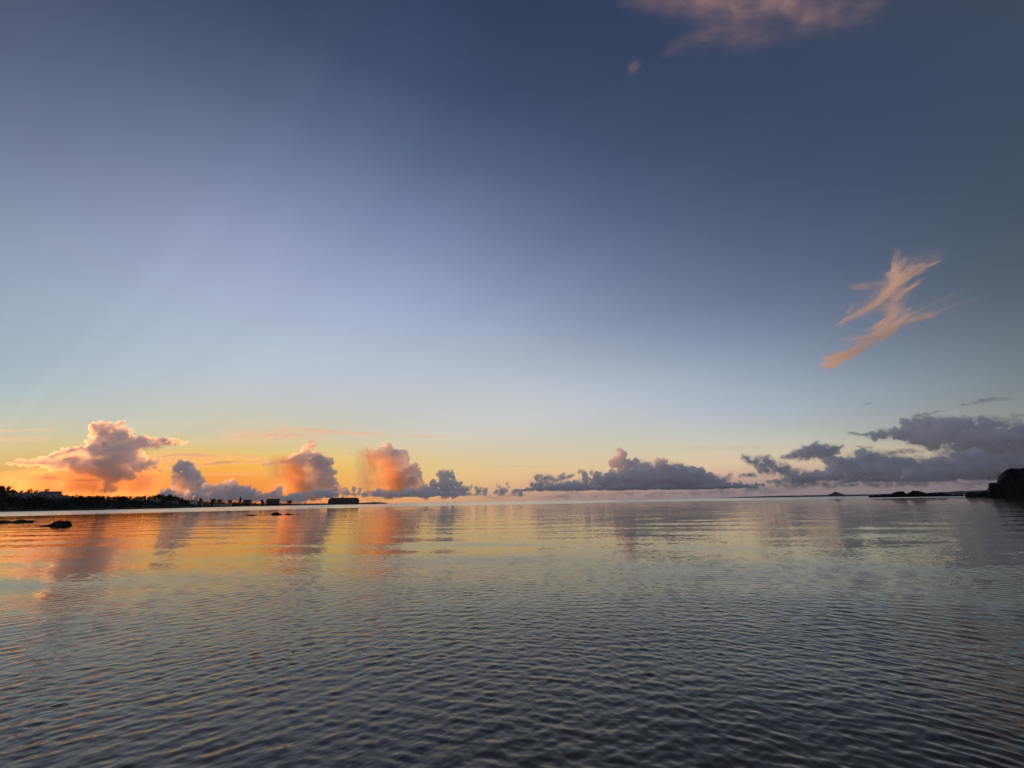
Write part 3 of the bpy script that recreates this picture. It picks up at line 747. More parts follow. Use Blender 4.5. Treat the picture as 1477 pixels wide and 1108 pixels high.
def build_rocks():
    def hy(px, d): return horizon_y(px) + d
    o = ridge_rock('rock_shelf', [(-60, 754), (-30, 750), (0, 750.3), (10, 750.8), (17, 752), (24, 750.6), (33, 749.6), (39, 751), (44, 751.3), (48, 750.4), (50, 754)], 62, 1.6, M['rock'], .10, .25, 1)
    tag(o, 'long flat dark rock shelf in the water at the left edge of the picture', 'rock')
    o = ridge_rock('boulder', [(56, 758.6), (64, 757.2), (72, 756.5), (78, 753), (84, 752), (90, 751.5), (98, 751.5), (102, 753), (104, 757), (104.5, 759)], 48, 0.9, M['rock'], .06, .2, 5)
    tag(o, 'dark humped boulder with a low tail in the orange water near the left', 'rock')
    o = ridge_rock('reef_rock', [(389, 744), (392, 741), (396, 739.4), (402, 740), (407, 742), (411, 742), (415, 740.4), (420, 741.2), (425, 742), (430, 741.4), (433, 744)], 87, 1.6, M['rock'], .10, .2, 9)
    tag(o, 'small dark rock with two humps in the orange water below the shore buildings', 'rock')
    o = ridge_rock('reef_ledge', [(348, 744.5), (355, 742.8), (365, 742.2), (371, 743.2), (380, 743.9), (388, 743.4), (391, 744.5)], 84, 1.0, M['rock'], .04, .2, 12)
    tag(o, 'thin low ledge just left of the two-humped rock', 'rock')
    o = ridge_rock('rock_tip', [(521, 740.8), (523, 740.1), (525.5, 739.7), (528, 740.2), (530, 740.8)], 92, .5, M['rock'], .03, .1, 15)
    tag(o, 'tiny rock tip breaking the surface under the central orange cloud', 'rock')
    # right hand reef
    o = ridge_rock('reef_islet', [(1253, 716.3), (1262, 715), (1272, 714.2), (1280, 713.8), (1287, 712), (1292, 709.6), (1298, 708.6), (1303, 709.6), (1308, 712), (1312, 711), (1317, 707.9), (1323, 708.2),
                                  (1328, 710), (1334, 711.5), (1342, 712), (1350, 711.5), (1356, 711), (1362, 712), (1369, 713.5), (1375, 714.4), (1382, 713.9), (1388, 714.8), (1394, 715.8)], 520, 14, M['rock'], 1.1, .3, 21, fr=1.6, below=2)
    tag(o, 'long low black rocky islet with two humps near the right horizon', 'islet')
    o = ridge_rock('headland', [(1392, 715.5), (1400, 713.5), (1407, 711.3), (1415, 710), (1423, 709.6), (1425.2, 708), (1425.6, 699.5), (1431, 698.6), (1437, 697.6), (1438.5, 692), (1442, 687), (1447, 682.5), (1450, 680),
                                 (1460, 679), (1470, 678.5), (1490, 677), (1530, 675), (1600, 679), (1680, 688), (1760, 700), (1800, 712)], 320, 26, M['rock'], 1.6, .3, 30, sharp=.35, fr=1.3, below=2, wob=.12)
    o['kind'] = 'structure'
    v, f = [], []
    rnd = random.Random(8)
    for k in range(900):
        px = rnd.uniform(1440, 1760)
        py = float(np.interp(px, [1440, 1450, 1477, 1530, 1600, 1680, 1760], [690, 681.5, 679.8, 677, 681, 690, 702]))
        p, s = at(px, py, 320)
        p = p + Vector((0, rnd.uniform(-9, 9), rnd.uniform(-1.0, .2)))
        leaf_cloud(v, f, p, .9, .9, .5, 8, .28, rnd)
    o = mesh_from('headland_scrub', v, f, M['leaf'])
    tag(o, 'low dark scrub along the top of the right headland', 'scrub', kind='stuff')
    # far coast
    o = ridge_rock('far_coast', [(1030, hy(1030, 0)), (1060, hy(1060, -1.0)), (1100, hy(1100, -1.9)), (1150, hy(1150, -2.2)), (1200, hy(1200, -2.3)), (1250, hy(1250, -2.4)), (1300, hy(1300, -2.2)), (1420, hy(1420, -2.4)), (1520, hy(1520, 0))],
                   9000, 700, M['coast'], 6, 1.0, 40, below=10)
    o['kind'] = 'structure'
    o = ridge_rock('conical_island', [(1190, hy(1190, -1.0)), (1196, hy(1196, -3.4)), (1200, hy(1200, -4.6)), (1203, hy(1203, -6.2)), (1205.5, hy(1205.5, -7.0)), (1208, hy(1208, -5.8)), (1212, hy(1212, -4.4)), (1217, hy(1217, -3.0)), (1222, hy(1222, -1))],
                   8000, 220, M['coast'], 6, .4, 44, below=10)
    tag(o, 'small distant island with a pointed peak on the right horizon', 'island')
    o = ridge_rock('far_hills', [(1322, hy(1322, 0)), (1335, hy(1335, -2.4)), (1350, hy(1350, -3.6)), (1365, hy(1365, -3.8)), (1380, hy(1380, -4.6)), (1400, hy(1400, -5.2)), (1420, hy(1420, -5.8)), (1450, hy(1450, -6.5)), (1520, hy(1520, -5)), (1560, hy(1560, 0))],
                   4500, 400, M['coast'], 5, .7, 50, below=8)
    o['kind'] = 'structure'
    # a floating stick close to the beach
    v, f = [], []
    a, b = Vector((-1.0, 0, 0)), Vector((1.0, 0, 0))
    d = ray(84.5, 1018); k = -EYE / d.z
    p = Vector((0, 0, EYE)) + d * k
    tube(v, f, [Vector((-.05, -.03, .0)), Vector((0, .0, .004)), Vector((.05, .05, .002))], [.003, .006, .003], 7)
    o = mesh_from('driftwood_stick', v, f, M['bark'], smooth=True)
    o.location = p + Vector((0, 0, .005))
    tag(o, 'short dark stick floating on the ripples at the lower left', 'stick')
build_rocks()

# ------------------------------------------------------------------ clouds
def drop_cavities(me):
    """remove closed inner shells (negative volume) left inside a remeshed body"""
    bm = bmesh.new(); bm.from_mesh(me)
    bm.verts.ensure_lookup_table()
    seen = [False] * len(bm.verts)
    kill = []
    for v0 in bm.verts:
        if seen[v0.index]: continue
        st = [v0]; seen[v0.index] = True; comp = []
        while st:
            v = st.pop(); comp.append(v)
            for e in v.link_edges:
                w = e.other_vert(v)
                if not seen[w.index]:
                    seen[w.index] = True; st.append(w)
        vol = 0.0
        fs = {f for v in comp for f in v.link_faces}
        for f in fs:
            c = [l.vert.co for l in f.loops]
            for i in range(1, len(c) - 1):
                vol += c[0].dot(c[i].cross(c[i + 1]))
        if vol <= 0: kill += comp
    if kill:
        bmesh.ops.delete(bm, geom=kill, context='VERTS')
        bm.to_mesh(me)
    bm.free()
def puff_mesh(name, puffs, Y, tau, seed=0, kids=11, grand=6, base=None, depth=0.5, vox=1.0, disp=1.0, parent=None, squash=1.0, kr=(0.32, 0.55), aniso=.55):
    """cumulus body from rounded billows. puffs: (photo px, photo py, radius in px) set at distance Y"""
    rnd = random.Random(seed)
    balls = []
    for q in puffs:
        px, py, r = q[:3]
        c, s = at(px, py, Y)
        c = c + Vector((0, rnd.uniform(-1, 1) * depth * r * s, 0))
        balls.append((c, r * s))
        for _ in range(kids):
            u = Vector((rnd.gauss(0, 1), rnd.gauss(0, 1), rnd.gauss(0.25, 1))).normalized()
            r2 = r * s * rnd.uniform(*kr)
            c2 = c + u * (r * s * rnd.uniform(.75, 1.0))
            balls.append((c2, r2))
            for _ in range(grand):
                u2 = (u * .8 + Vector((rnd.gauss(0, 1), rnd.gauss(0, 1), rnd.gauss(0.2, 1))).normalized()).normalized()
                balls.append((c2 + u2 * r2 * .9, r2 * rnd.uniform(.28, .5)))
    ico = bmesh.new(); bmesh.ops.create_icosphere(ico, subdivisions=2, radius=1.0)
    iv = np.array([v.co[:] for v in ico.verts]); it = np.array([[v.index for v in f.verts] for f in ico.faces]); ico.free()
    V = []; F = []; n = 0
    for c, r in balls:
        V.append(iv * np.array([r, r, r * squash]) + np.array(c[:])); F.append(it + n); n += len(iv)
    V = np.concatenate(V); F = np.concatenate(F)
    org = np.array(at(puffs[0][0], puffs[0][1], Y)[0][:])
    s0 = at(puffs[0][0], puffs[0][1], Y)[1]
    mat = cm(tau / s0, aniso)
    me = bpy.data.meshes.new(name)
    me.from_pydata((V - org).tolist(), [], F.tolist())
    o = bpy.data.objects.new(name, me); COL.objects.link(o)
    md = o.modifiers.new('r', 'REMESH'); md.mode = 'VOXEL'; md.voxel_size = vox * s0
    dg = bpy.context.evaluated_depsgraph_get()
    me2 = bpy.data.meshes.new_from_object(o.evaluated_get(dg))
    o.modifiers.clear(); o.data = me2; bpy.data.meshes.remove(me)
    drop_cavities(me2)
    me2.name = name
    nv = len(me2.vertices)
    co = np.empty(nv * 3); me2.vertices.foreach_get('co', co); co = co.reshape(-1, 3)
    no = np.empty(nv * 3); me2.vertices.foreach_get('normal', no); no = no.reshape(-1, 3)
    k1 = 1 / (9 * s0)
    for kk, am, oc, sh in ((1 / (9 * s0), 1.0, 3, .45), (1 / (3.4 * s0), .30, 2, .1)):
        dv = np.array([noise.turbulence(Vector(c * kk) + Vector((seed, 5 * oc, 0)), oc, True, noise_basis='PERLIN_ORIGINAL') for c in co])
        dv = (dv - dv.mean()) / dv.std()
        co = co + no * ((dv + sh) * am * disp * s0)[:, None]
    if base is not None:
        z0 = at(puffs[0][0], base, Y)[0].z - org[2]
        wob = np.array([noise.noise(Vector(c * k1 * .6)) for c in co]) * 1.6 * s0
        low = co[:, 2] < z0 + wob
        co[low, 2] = (z0 + wob + (co[:, 2] - z0 - wob) * .06)[low]
    me2.vertices.foreach_set('co', co.ravel())
    me2.materials.clear(); me2.materials.append(mat)
    me2.update()
    o.location = org
    if parent:
        o.parent = parent
        o.location = Vector(org) - parent.location
    return o

def streak_mesh(name, pts, Y, tau, seed=0, depth=6.0, parent=None, n=60):
    """thin drawn-out cloud sheet: pts (px, py, half thickness px) along its length; depth in px units"""
    rnd = random.Random(seed)
    pts = sorted(pts)
    X_ = [p[0] for p in pts]
    verts, faces = [], []
    m = 16
    org, s0 = at(*pts[len(pts) // 2][:2], Y)
    mat = cm(tau / s0)
    for i in range(n + 1):
        px = X_[0] + (X_[-1] - X_[0]) * i / n
        py = float(np.interp(px, X_, [p[1] for p in pts])); th = float(np.interp(px, X_, [p[2] for p in pts]))
        endf = min(1, i / 5, (n - i) / 5)
        c, s = at(px, py, Y)
        for j in range(m):
            a = 2 * math.pi * j / m
            nz = noise.fractal(Vector((px * .06 + seed * 7, math.cos(a) * .8, math.sin(a) * .8 + seed)), .8, 2, 4)
            t = th * (1 + .75 * nz) * max(.02, endf)
            verts.append(tuple(c + Vector((0, math.cos(a) * depth * s * max(.02, endf) * (1 + .4 * nz), math.sin(a) * t * s)) - org))
    for i in range(n):
        for j in range(m):
            faces.append((i * m + j, i * m + (j + 1) % m, (i + 1) * m + (j + 1) % m, (i + 1) * m + j))
    faces.append(tuple(reversed(range(m)))); faces.append(tuple(n * m + j for j in range(m)))
    o = mesh_from(name, verts, faces, mat, smooth=True)
    o.location = org
    if parent:
        o.parent = parent; o.location = org - parent.location
    return o
CM = {}
def cm(density, aniso=.6, color=(1, 1, 1)):
    k = (round(density, 6), aniso, color)
    if k not in CM: CM[k] = cloud_mat('cloud_vapour', density, aniso, color)
    return CM[k]

def strokes_mat(name, strokes, dens, thick=60.0, warp=.9, fibre=.28, lo=.36, hi=.66, patch=0.0, aniso=.3, color=(1, 1, 1)):
    """vapour density along drawn strokes; object space: u right, w away, v up, in photo pixels at the cloud's distance"""
    m, g = mat_new(name)
    tc = g.n('ShaderNodeTexCoord').outputs['Object']
    sep = g.n('ShaderNodeSeparateXYZ'); g.put(sep.inputs[0], tc)
    u, w, v = sep.outputs
    uv = g.n('ShaderNodeCombineXYZ'); g.put(uv.inputs[0], u); g.put(uv.inputs[1], v); g.put(uv.inputs[2], g.m('MULTIPLY', w, .5))
    P0 = uv.outputs[0]
    P = g.v('MULTIPLY', P0, (1, 1, 0))
    if warp:
        n1 = g.noise(P0, .05, 3, .55, out=1)
        n2 = g.noise(P0, .16, 2, .5, out=1)
        P = g.v('ADD', P, g.v('MULTIPLY', g.v('SUBTRACT', n1, (.5, .5, .5)), (22 * warp, 22 * warp, 0)))
        P = g.v('ADD', P, g.v('MULTIPLY', g.v('SUBTRACT', n2, (.5, .5, .5)), (8 * warp, 8 * warp, 0)))
    tot = None
    for (x0, y0, x1, y1, w0, w1, a) in strokes:
        L = math.hypot(x1 - x0, y1 - y0); tx, ty = (x1 - x0) / L, (y1 - y0) / L
        q = g.v('SUBTRACT', P, (x0, y0, 0))
        t = g.m('DIVIDE', g.v('DOT_PRODUCT', q, (tx, ty, 0)), L)
        pp = g.v('DOT_PRODUCT', q, (-ty, tx, 0))
        wd = g.rng(t, 0.0, 1.0, w0, w1)
        e = g.m('POWER', 2.718, g.m('MULTIPLY', g.m('POWER', g.m('ABSOLUTE', g.m('DIVIDE', pp, wd)), 2.0), -1.0))
        tp = g.m('MULTIPLY', g.rng(t, -.15, .15, 0, 1, 'SMOOTHSTEP'), g.rng(t, .65, 1.15, 1, 0, 'SMOOTHSTEP'))
        k = g.m('MULTIPLY', e, g.m('MULTIPLY', tp, a))
        if fibre:
            cb = g.n('ShaderNodeCombineXYZ')
            g.put(cb.inputs[0], g.m('MULTIPLY', t, L * .03)); g.put(cb.inputs[1], g.m('MULTIPLY', pp, fibre)); cb.inputs[2].default_value = x0 * .37
            k = g.m('MULTIPLY', k, g.rng(g.noise(cb.outputs[0], 1.0, 4, .62, .5), lo, hi, .05, 1.6))
        tot = k if tot is None else g.m('ADD', tot, k)
    if patch:
        tot = g.m('MULTIPLY', tot, g.rng(g.noise(P, patch, 4, .6), .38, .64, .1, 1.4))
    sl = g.m('SUBTRACT', 1.0, g.m('POWER', g.m('ABSOLUTE', g.m('DIVIDE', w, thick)), 2.0), clamp=True)
    d = g.m('MULTIPLY', g.m('MULTIPLY', tot, sl), dens)
    vol = g.n('ShaderNodeVolumePrincipled')
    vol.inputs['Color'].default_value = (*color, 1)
    vol.inputs['Anisotropy'].default_value = aniso
    g.put(vol.inputs['Density'], d)
    o = g.n('ShaderNodeOutputMaterial')
    g.put(o.inputs['Volume'], vol.outputs[0])
    return m

def soft_cloud(name, L, Y, tau, seed=0, thick=20.0, margin=12.0, parent=None, wf=1.0, **kw):
    """a soft body of vapour laid down as strokes (photo px: x0, y0, x1, y1, width0, width1, amount) at distance Y; tau is its optical depth"""
    xs = [q[i] for q in L for i in (0, 2)]; ys = [q[i] for q in L for i in (1, 3)]
    cx, cy = (min(xs) + max(xs)) / 2, (min(ys) + max(ys)) / 2
    c, s = at(cx, cy, Y)
    eye = Vector((0, 0, EYE))
    d = (c - eye).normalized()
    right = (CAMROT @ Vector((1, 0, 0))); right = (right - d * right.dot(d)).normalized()
    up = right.cross(d)
    st = []; hw = hh = 0
    for (x0, y0, x1, y1, w0, w1, a) in L:
        r = []
        for x, y in ((x0, y0), (x1, y1)):
            k = ray(x, y); k = k * ((c - eye).dot(d) / k.dot(d)) + eye - c
            r += [k.dot(right) / s, k.dot(up) / s]
            wm = 2.2 * max(w0, w1) * wf + margin
            hw = max(hw, abs(r[-2]) + wm); hh = max(hh, abs(r[-1]) + wm)
        st.append((r[0], r[1], r[2], r[3], w0 * wf, w1 * wf, a))
    mat = strokes_mat(name + '_vapour', st, tau / (1.33 * thick * s), thick, **kw)
    bm = bmesh.new()
    bmesh.ops.create_icosphere(bm, subdivisions=4, radius=1.0)
    for v in bm.verts:
        q = v.co.normalized()
        sg = lambda a, p: math.copysign(abs(a) ** p, a)
        v.co = Vector((sg(q.x, .6) * hw, sg(q.y, .8) * thick, sg(q.z, .6) * hh))
    o = bm_obj(name, bm, mat)
    mw = Matrix.Translation(c) @ Matrix((right, d, up)).transposed().to_4x4() @ Matrix.Diagonal((s, s, s, 1))
    if parent:
        o.parent = parent
        mw = Matrix.Translation(-parent.location) @ mw
    o.matrix_world = mw if not parent else o.matrix_world
    if parent: o.matrix_local = mw
    return o

def chain(pts, n, seed, jit=.35):
    """puffs strung along a line of (x, y, r)"""
    rnd = random.Random(seed)
    out = []
    for i in range(n):
        f = i / (n - 1) * (len(pts) - 1); k = min(int(f), len(pts) - 2); f -= k
        x, y, r = [pts[k][j] * (1 - f) + pts[k + 1][j] * f for j in range(3)]
        r *= rnd.uniform(.75, 1.2)
        out.append((x + rnd.uniform(-1, 1) * r * jit, y + rnd.uniform(-1, 1) * r * jit, r))
    return out

def build_clouds():
    T = .25
    D = 25000
    o = puff_mesh('towering_cloud', [(160, 632, 11), (149, 620, 9), (166, 618, 8), (138, 619, 5), (177, 625, 7), (140, 627, 6), (133, 640, 7), (150, 642, 13), (175, 642, 14), (165, 660, 18), (145, 662, 12), (122, 653, 8), (182, 660, 14),
                                     (168, 676, 13), (152, 672, 10), (178, 682, 9), (186, 686, 6), (160, 690, 7), (156, 700, 5), (152, 706, 6), (164, 706, 4), (195, 668, 9)]
                  + chain([(8, 669, 1.6), (40, 668, 4), (80, 663, 7), (115, 660, 10)], 16, 3) + chain([(50, 670, 3), (110, 672, 8), (145, 674, 9)], 9, 4)
                  + chain([(188, 640, 8), (215, 639, 6), (240, 638, 4), (268, 639, 1.4)], 13, 5) + chain([(195, 672, 6), (222, 668, 4), (228, 664, 3)], 6, 6) + chain([(200, 676, 4), (225, 677, 2.5), (242, 680, 1.2)], 7, 7),
                  D, T, 1, vox=.8)
    tag(o, 'broad anvil-armed orange and mauve cloud tower over the left shore', 'cloud', kind='thing')
    soft_cloud('added_glow_veil', [(120, 654, 175, 650, 5, 6, .9), (160, 648, 228, 646, 5, 4, 1.2), (205, 644, 268, 639, 4, 2, 1.0), (182, 664, 200, 660, 8, 6, 1.0), (60, 664, 130, 652, 3, 4, .5), (172, 616, 190, 636, 4, 5, .8)], D - 5000, 1.3, thick=12, parent=o, warp=.8, fibre=.2, lo=.35, hi=.65, aniso=.6)  # extra vapour added before the tower to show golden lit patches
    soft_cloud('streak', [(15, 692, 78, 694, 1.2, 1.2, 1), (40, 690, 66, 692, 1, 1.5, .8)], D, 1.2, thick=10, parent=o, warp=.3, margin=4)
    soft_cloud('streak', [(68, 690.5, 120, 693, .9, 1.3, 1), (110, 693, 204, 692, 1.2, 1.4, 1)], D, 1.2, thick=10, parent=o, warp=.3, margin=4)
    soft_cloud('glow_tinted_rain_shaft', [(60, 682, 54, 718, 26, 28, .5), (110, 676, 104, 718, 28, 30, 1), (140, 680, 138, 718, 18, 20, .8), (186, 676, 188, 718, 20, 22, 1), (212, 684, 214, 718, 14, 16, .6)], D + 500, 2.3, thick=60, parent=o, warp=.8, fibre=.08, lo=.2, hi=.7, aniso=.55, color=(1, .78, .55))  # warm vapour colour paints in the orange low-sun glow under the tower
    D = 17000
    o = puff_mesh('cloud_column', [(265, 678, 8), (262, 671, 6), (272, 682, 9), (268, 692, 12), (280, 700, 10), (262, 704, 10), (256, 676, 5), (286, 690, 5), (290, 706, 9), (274, 672, 5)], D, T, 11, vox=.7)
    tag(o, 'slim mauve cloud column rising right of the broad cloud tower', 'cloud', kind='thing')
    soft_cloud('glow_tinted_rain_shaft', [(256, 684, 258, 708, 5, 6, 1)], D - 1200, 1.2, thick=8, parent=o, warp=.4, fibre=.1, aniso=.55, color=(1, .78, .55))  # orange sun glow put into the vapour colour
    o = puff_mesh('cloud_row', [(300, 706, 6), (309, 704, 5), (318, 704, 5), (332, 702, 8), (335, 697, 5), (329, 700, 6), (320, 700, 3.5), (350, 706, 6), (358, 709, 5), (366, 713, 5), (385, 715, 4), (400, 711, 5), (403, 707, 4), (312, 714, 8), (340, 714, 9), (375, 718, 6), (420, 718, 6), (395, 717, 5), (246, 712, 6), (238, 714, 5), (325, 713, 7), (353, 713, 7), (326, 709, 6)] + chain([(250, 717, 4), (330, 719, 5), (440, 720, 4)], 26, 18, .25), 10500, T, 12, vox=.7)
    tag(o, 'row of low mauve cloud humps above the shore houses', 'cloud', kind='thing')
    D = 20000
    o = puff_mesh('leaning_cloud', [(438, 668, 13), (428, 665, 8), (452, 668, 13), (464, 672, 10), (474, 668, 4.5), (477, 664, 3.5), (470, 684, 10), (476, 682, 6), (455, 690, 17), (470, 700, 12), (450, 706, 15), (438, 657, 6), (444, 650, 6), (451, 643, 4.5), (455, 640, 3), (434, 680, 10), (446, 660, 8), (478, 710, 8), (440, 714, 9), (418, 664, 5), (452, 663, 8), (460, 677, 9), (448, 676, 8), (446, 690, 9), (448, 660, 8), (443, 664, 7), (462, 668, 8)]
                  + chain([(378, 671, 1.6), (392, 669, 2.6), (412, 667, 4)], 8, 8), D, T, 13, vox=.75)
    soft_cloud('core', [(436, 660, 470, 668, 7, 7, 1), (450, 672, 472, 676, 7, 6, 1)], D + 200, 3.0, thick=9, parent=o, warp=.2, margin=3, fibre=0)
    tag(o, 'bulky mauve cloud with a golden leaning tuft above the shore', 'cloud', kind='thing')
    soft_cloud('glow_tinted_rain_shaft', [(398, 662, 406, 718, 7, 9, .35), (411, 660, 417, 718, 7, 9, .7), (422, 668, 428, 717, 7, 9, 1.2), (433, 680, 438, 714, 6, 7, 1.0)], D - 900, 2.6, thick=40, parent=o, warp=.3, fibre=.08, lo=.25, hi=.7, aniso=.55, color=(1, .78, .55))  # vapour coloured warm so the shaft looks lit orange by the sun
    D = 20000
    o = puff_mesh('bright_cloud', [(560, 658, 10), (548, 656, 8), (574, 658, 9), (558, 647, 5), (556, 641, 3.5), (564, 650, 6), (584, 662, 6), (534, 659, 5), (524, 658, 3), (575, 674, 12), (590, 680, 11), (600, 686, 7), (598, 674, 5), (586, 694, 15), (575, 704, 14), (602, 702, 11), (562, 710, 9), (566, 688, 7), (558, 668, 8), (610, 708, 8)], D, T, 16, vox=.75)
    tag(o, 'bright orange cloud with a mauve shaded right side at the centre left', 'cloud', kind='thing')
    soft_cloud('glow_tinted_rain_shaft', [(521, 652, 527, 718, 7, 9, .3), (533, 648, 541, 718, 7, 9, .55), (547, 656, 554, 716, 8, 9, .8), (560, 664, 568, 714, 8, 9, 1.2), (574, 680, 580, 710, 7, 7, .9)], D - 900, 2.0, thick=40, parent=o, warp=.3, fibre=.07, lo=.25, hi=.7, aniso=.55, color=(1, .78, .55))  # sunlit orange partly painted through the warm vapour colour
    soft_cloud('wisp', [(499, 653, 512, 656, 1, 1, 1)], D, 1.2, thick=5, parent=o, warp=.3, margin=4)
    D = 14500
    o = puff_mesh('cloud_hump', [(641, 690, 8), (635, 685, 5), (648, 686, 6), (640, 683, 4), (650, 697, 8), (660, 701, 6), (664, 697, 3), (628, 704, 9), (615, 710, 8), (645, 708, 10), (655, 709, 8), (676, 706, 3.5), (680, 702, 2), (690, 708, 4), (700, 710, 4), (668, 709, 6)], D, T, 19, vox=.65)
    tag(o, 'small grey cloud hump right of the bright orange cloud', 'cloud', kind='thing')
    o = puff_mesh('cloud_bank', chain([(425, 716, 3), (455, 711, 4), (470, 712, 5), (520, 713, 3), (560, 713, 5), (620, 714, 6), (665, 714, 4), (700, 714, 2)], 46, 9, .3) + chain([(488, 708, 1.5), (500, 705, 2.2), (530, 708, 1.8), (545, 708, 1.2)], 10, 10),
                  8000, T, 20, base=719, vox=.65, kids=8, grand=4)
    tag(o, 'flat grey cloud bank lying low across the centre horizon', 'cloud', kind='thing')
    o = puff_mesh('cloud_puff', [(728, 708, 4), (719, 703, 2.2), (717, 699, 1.4), (733, 702, 2.2), (731, 698, 1.5), (742, 709, 3.5), (716, 710, 3), (750, 711, 3), (724, 711, 4)], 8000, T, 21, vox=.5)
    tag(o, 'little ragged cloud tuft alone just left of the picture centre on the horizon', 'cloud', kind='thing')
    D = 8500
    o = puff_mesh('cloud_range', [(895, 668, 9), (897, 658, 6), (894, 652, 4), (890, 664, 6), (885, 670, 5.5), (905, 670, 6), (915, 674, 8), (920, 668, 4), (928, 678, 9), (905, 688, 14), (930, 692, 14), (940, 680, 6), (952, 676, 8), (957, 668, 5.5), (950, 668, 5), (965, 680, 9), (975, 676, 5), (985, 684, 10), (1002, 686, 9), (1000, 678, 4), (1012, 684, 6), (1020, 692, 9), (1034, 697, 6), (1040, 700, 6), (882, 692, 11), (862, 692, 7), (845, 690, 5), (837, 680, 3), (843, 685, 5), (854, 682, 3), (864, 685, 4), (980, 696, 12), (830, 702, 5), (1000, 698, 10), (1060, 701, 4), (868, 696, 9), (945, 684, 9), (940, 690, 9), (956, 688, 9), (948, 689, 8), (972, 690, 9)] + chain([(800, 704, 4), (850, 700, 6), (930, 699, 9), (1000, 699, 8), (1050, 702, 5), (1090, 702, 3)], 34, 15),
                  D, T, 22, base=707, vox=.75, aniso=.2)
    soft_cloud('fringe', [(826, 702, 870, 684, 5, 6, 1), (880, 668, 900, 650, 5, 5, .7), (900, 666, 950, 674, 5, 6, .7), (945, 668, 1010, 680, 5, 6, .8), (1005, 684, 1060, 698, 5, 4, 1), (1046, 692, 1054, 682, 2.5, 2, 1)], D - 150, 1.3, thick=8, parent=o, warp=.8, margin=7, patch=.14, fibre=0, aniso=.2)
    soft_cloud('core', [(925, 690, 1015, 691, 8, 7, 1), (940, 684, 975, 684, 6, 6, 1)], D + 250, 3.5, thick=9, parent=o, warp=.2, margin=3, fibre=0)
    tag(o, 'long grey cumulus range with one pink peak right of centre', 'cloud', kind='thing')
    o = soft_cloud('ragged_cloud', [(764, 702, 782, 700, 5, 5, 1.2), (772, 692, 780, 684, 3.5, 3, 1), (780, 688, 800, 691, 4, 3, 1.1), (776, 696, 800, 700, 4, 5, 1), (798, 692, 822, 688, 3, 3, 1), (806, 690, 814, 681, 2.5, 2, .8), (818, 688, 830, 684, 2, 2, .7), (790, 702, 840, 702, 4, 5, 1.2)],
                  D, 3.2, thick=10, warp=.6, margin=6, patch=.16, fibre=0, aniso=.2)
    tag(o, 'ragged grey cloud scraps at the left end of the grey cumulus range', 'cloud', kind='thing')
    o = puff_mesh('cloud_shelf', chain([(740, 710, 1.5), (765, 706, 3), (800, 705, 3), (860, 706, 3.5), (930, 706, 4), (1000, 705, 4), (1060, 702, 3.5), (1100, 700, 1.5)], 62, 12, .3), D - 700, .6, 24, base=709, vox=.7, kids=7, grand=3)
    tag(o, 'dark flat cloud shelf under the grey cumulus range', 'cloud', kind='thing')
    o = soft_cloud('low_cloud_veil', [(690, 716, 900, 715, 3, 4, .6), (850, 714, 1060, 712, 4, 5, 1), (1000, 710, 1180, 704, 5, 5, .9), (1050, 708, 1150, 705, 3, 3, .7)], D + 3000, 1.0, thick=30, warp=.7, fibre=.2, patch=.09)
    tag(o, 'hazy pinkish grey veil hugging the horizon under the cumulus range', 'cloud', kind='thing')
    D = 2700
    o = puff_mesh('grey_cloud', [(1180, 650, 7), (1168, 652, 6), (1193, 651, 6), (1158, 653, 4.5), (1146, 656, 4), (1203, 650, 4.5), (1180, 643, 4.5), (1174, 646, 4.5), (1190, 646, 4.5), (1170, 657, 4), (1198, 655, 4.5), (1184, 656, 5)], D, T, 25, vox=.75)
    soft_cloud('fringe', [(1126, 661, 1160, 653, 3, 5, 1), (1150, 655, 1205, 648, 6, 6, 1), (1196, 650, 1218, 645, 5, 3, 1), (1160, 648, 1186, 641, 4, 4, 1), (1150, 660, 1200, 658, 4, 4, .8)], D - 60, 2.6, thick=8, parent=o, warp=.7, margin=6, patch=.15, fibre=0, aniso=.2)
    tag(o, 'dark grey cloud floating above the left end of the right cloud bank', 'cloud', kind='thing')
    o = soft_cloud('ragged_grey_cloud', [(1070, 657, 1090, 668, 3, 6, 1.1), (1088, 667, 1112, 672, 7, 7, 1.2), (1104, 664, 1116, 664, 4, 4, 1), (1108, 673, 1140, 680, 7, 7, 1.3), (1092, 678, 1112, 680, 4, 4, .9), (1130, 681, 1168, 688, 6, 6, 1.2), (1066, 685, 1090, 686, 2.5, 2.5, .9), (1150, 690, 1180, 690, 5, 5, 1)],
                  D, 3.4, thick=10, warp=.7, margin=6, patch=.13, fibre=0, aniso=.2)
    tag(o, 'ragged dark cloud leaning left beside the right cloud bank', 'cloud', kind='thing')
    o = puff_mesh('heavy_cloud_bank', [(1210, 670, 11), (1240, 664, 8), (1246, 655, 6), (1254, 661, 7), (1225, 676, 12), (1232, 668, 7), (1265, 668, 10), (1276, 664, 5), (1290, 670, 9), (1310, 675, 10), (1302, 668, 5), (1318, 668, 4), (1340, 678, 11), (1200, 684, 10), (1180, 686, 7), (1165, 689, 5), (1370, 678, 13), (1400, 676, 15), (1385, 664, 10), (1412, 660, 12), (1430, 672, 18), (1460, 670, 18), (1490, 672, 18), (1530, 672, 20), (1580, 672, 20), (1280, 682, 13), (1330, 688, 11), (1250, 684, 12), (1225, 688, 9), (1440, 658, 14), (1140, 694, 4), (1120, 696, 3.5), (1365, 690, 8), (1300, 690, 8), (1350, 664, 4), (1318, 688, 8), (1326, 690, 7)] + chain([(1110, 695, 3), (1180, 690, 6), (1280, 686, 9), (1400, 682, 12), (1480, 680, 12)], 26, 16) + chain([(1400, 652, 8), (1480, 655, 12)], 6, 17),
                  D, T, 27, base=696, vox=.9)
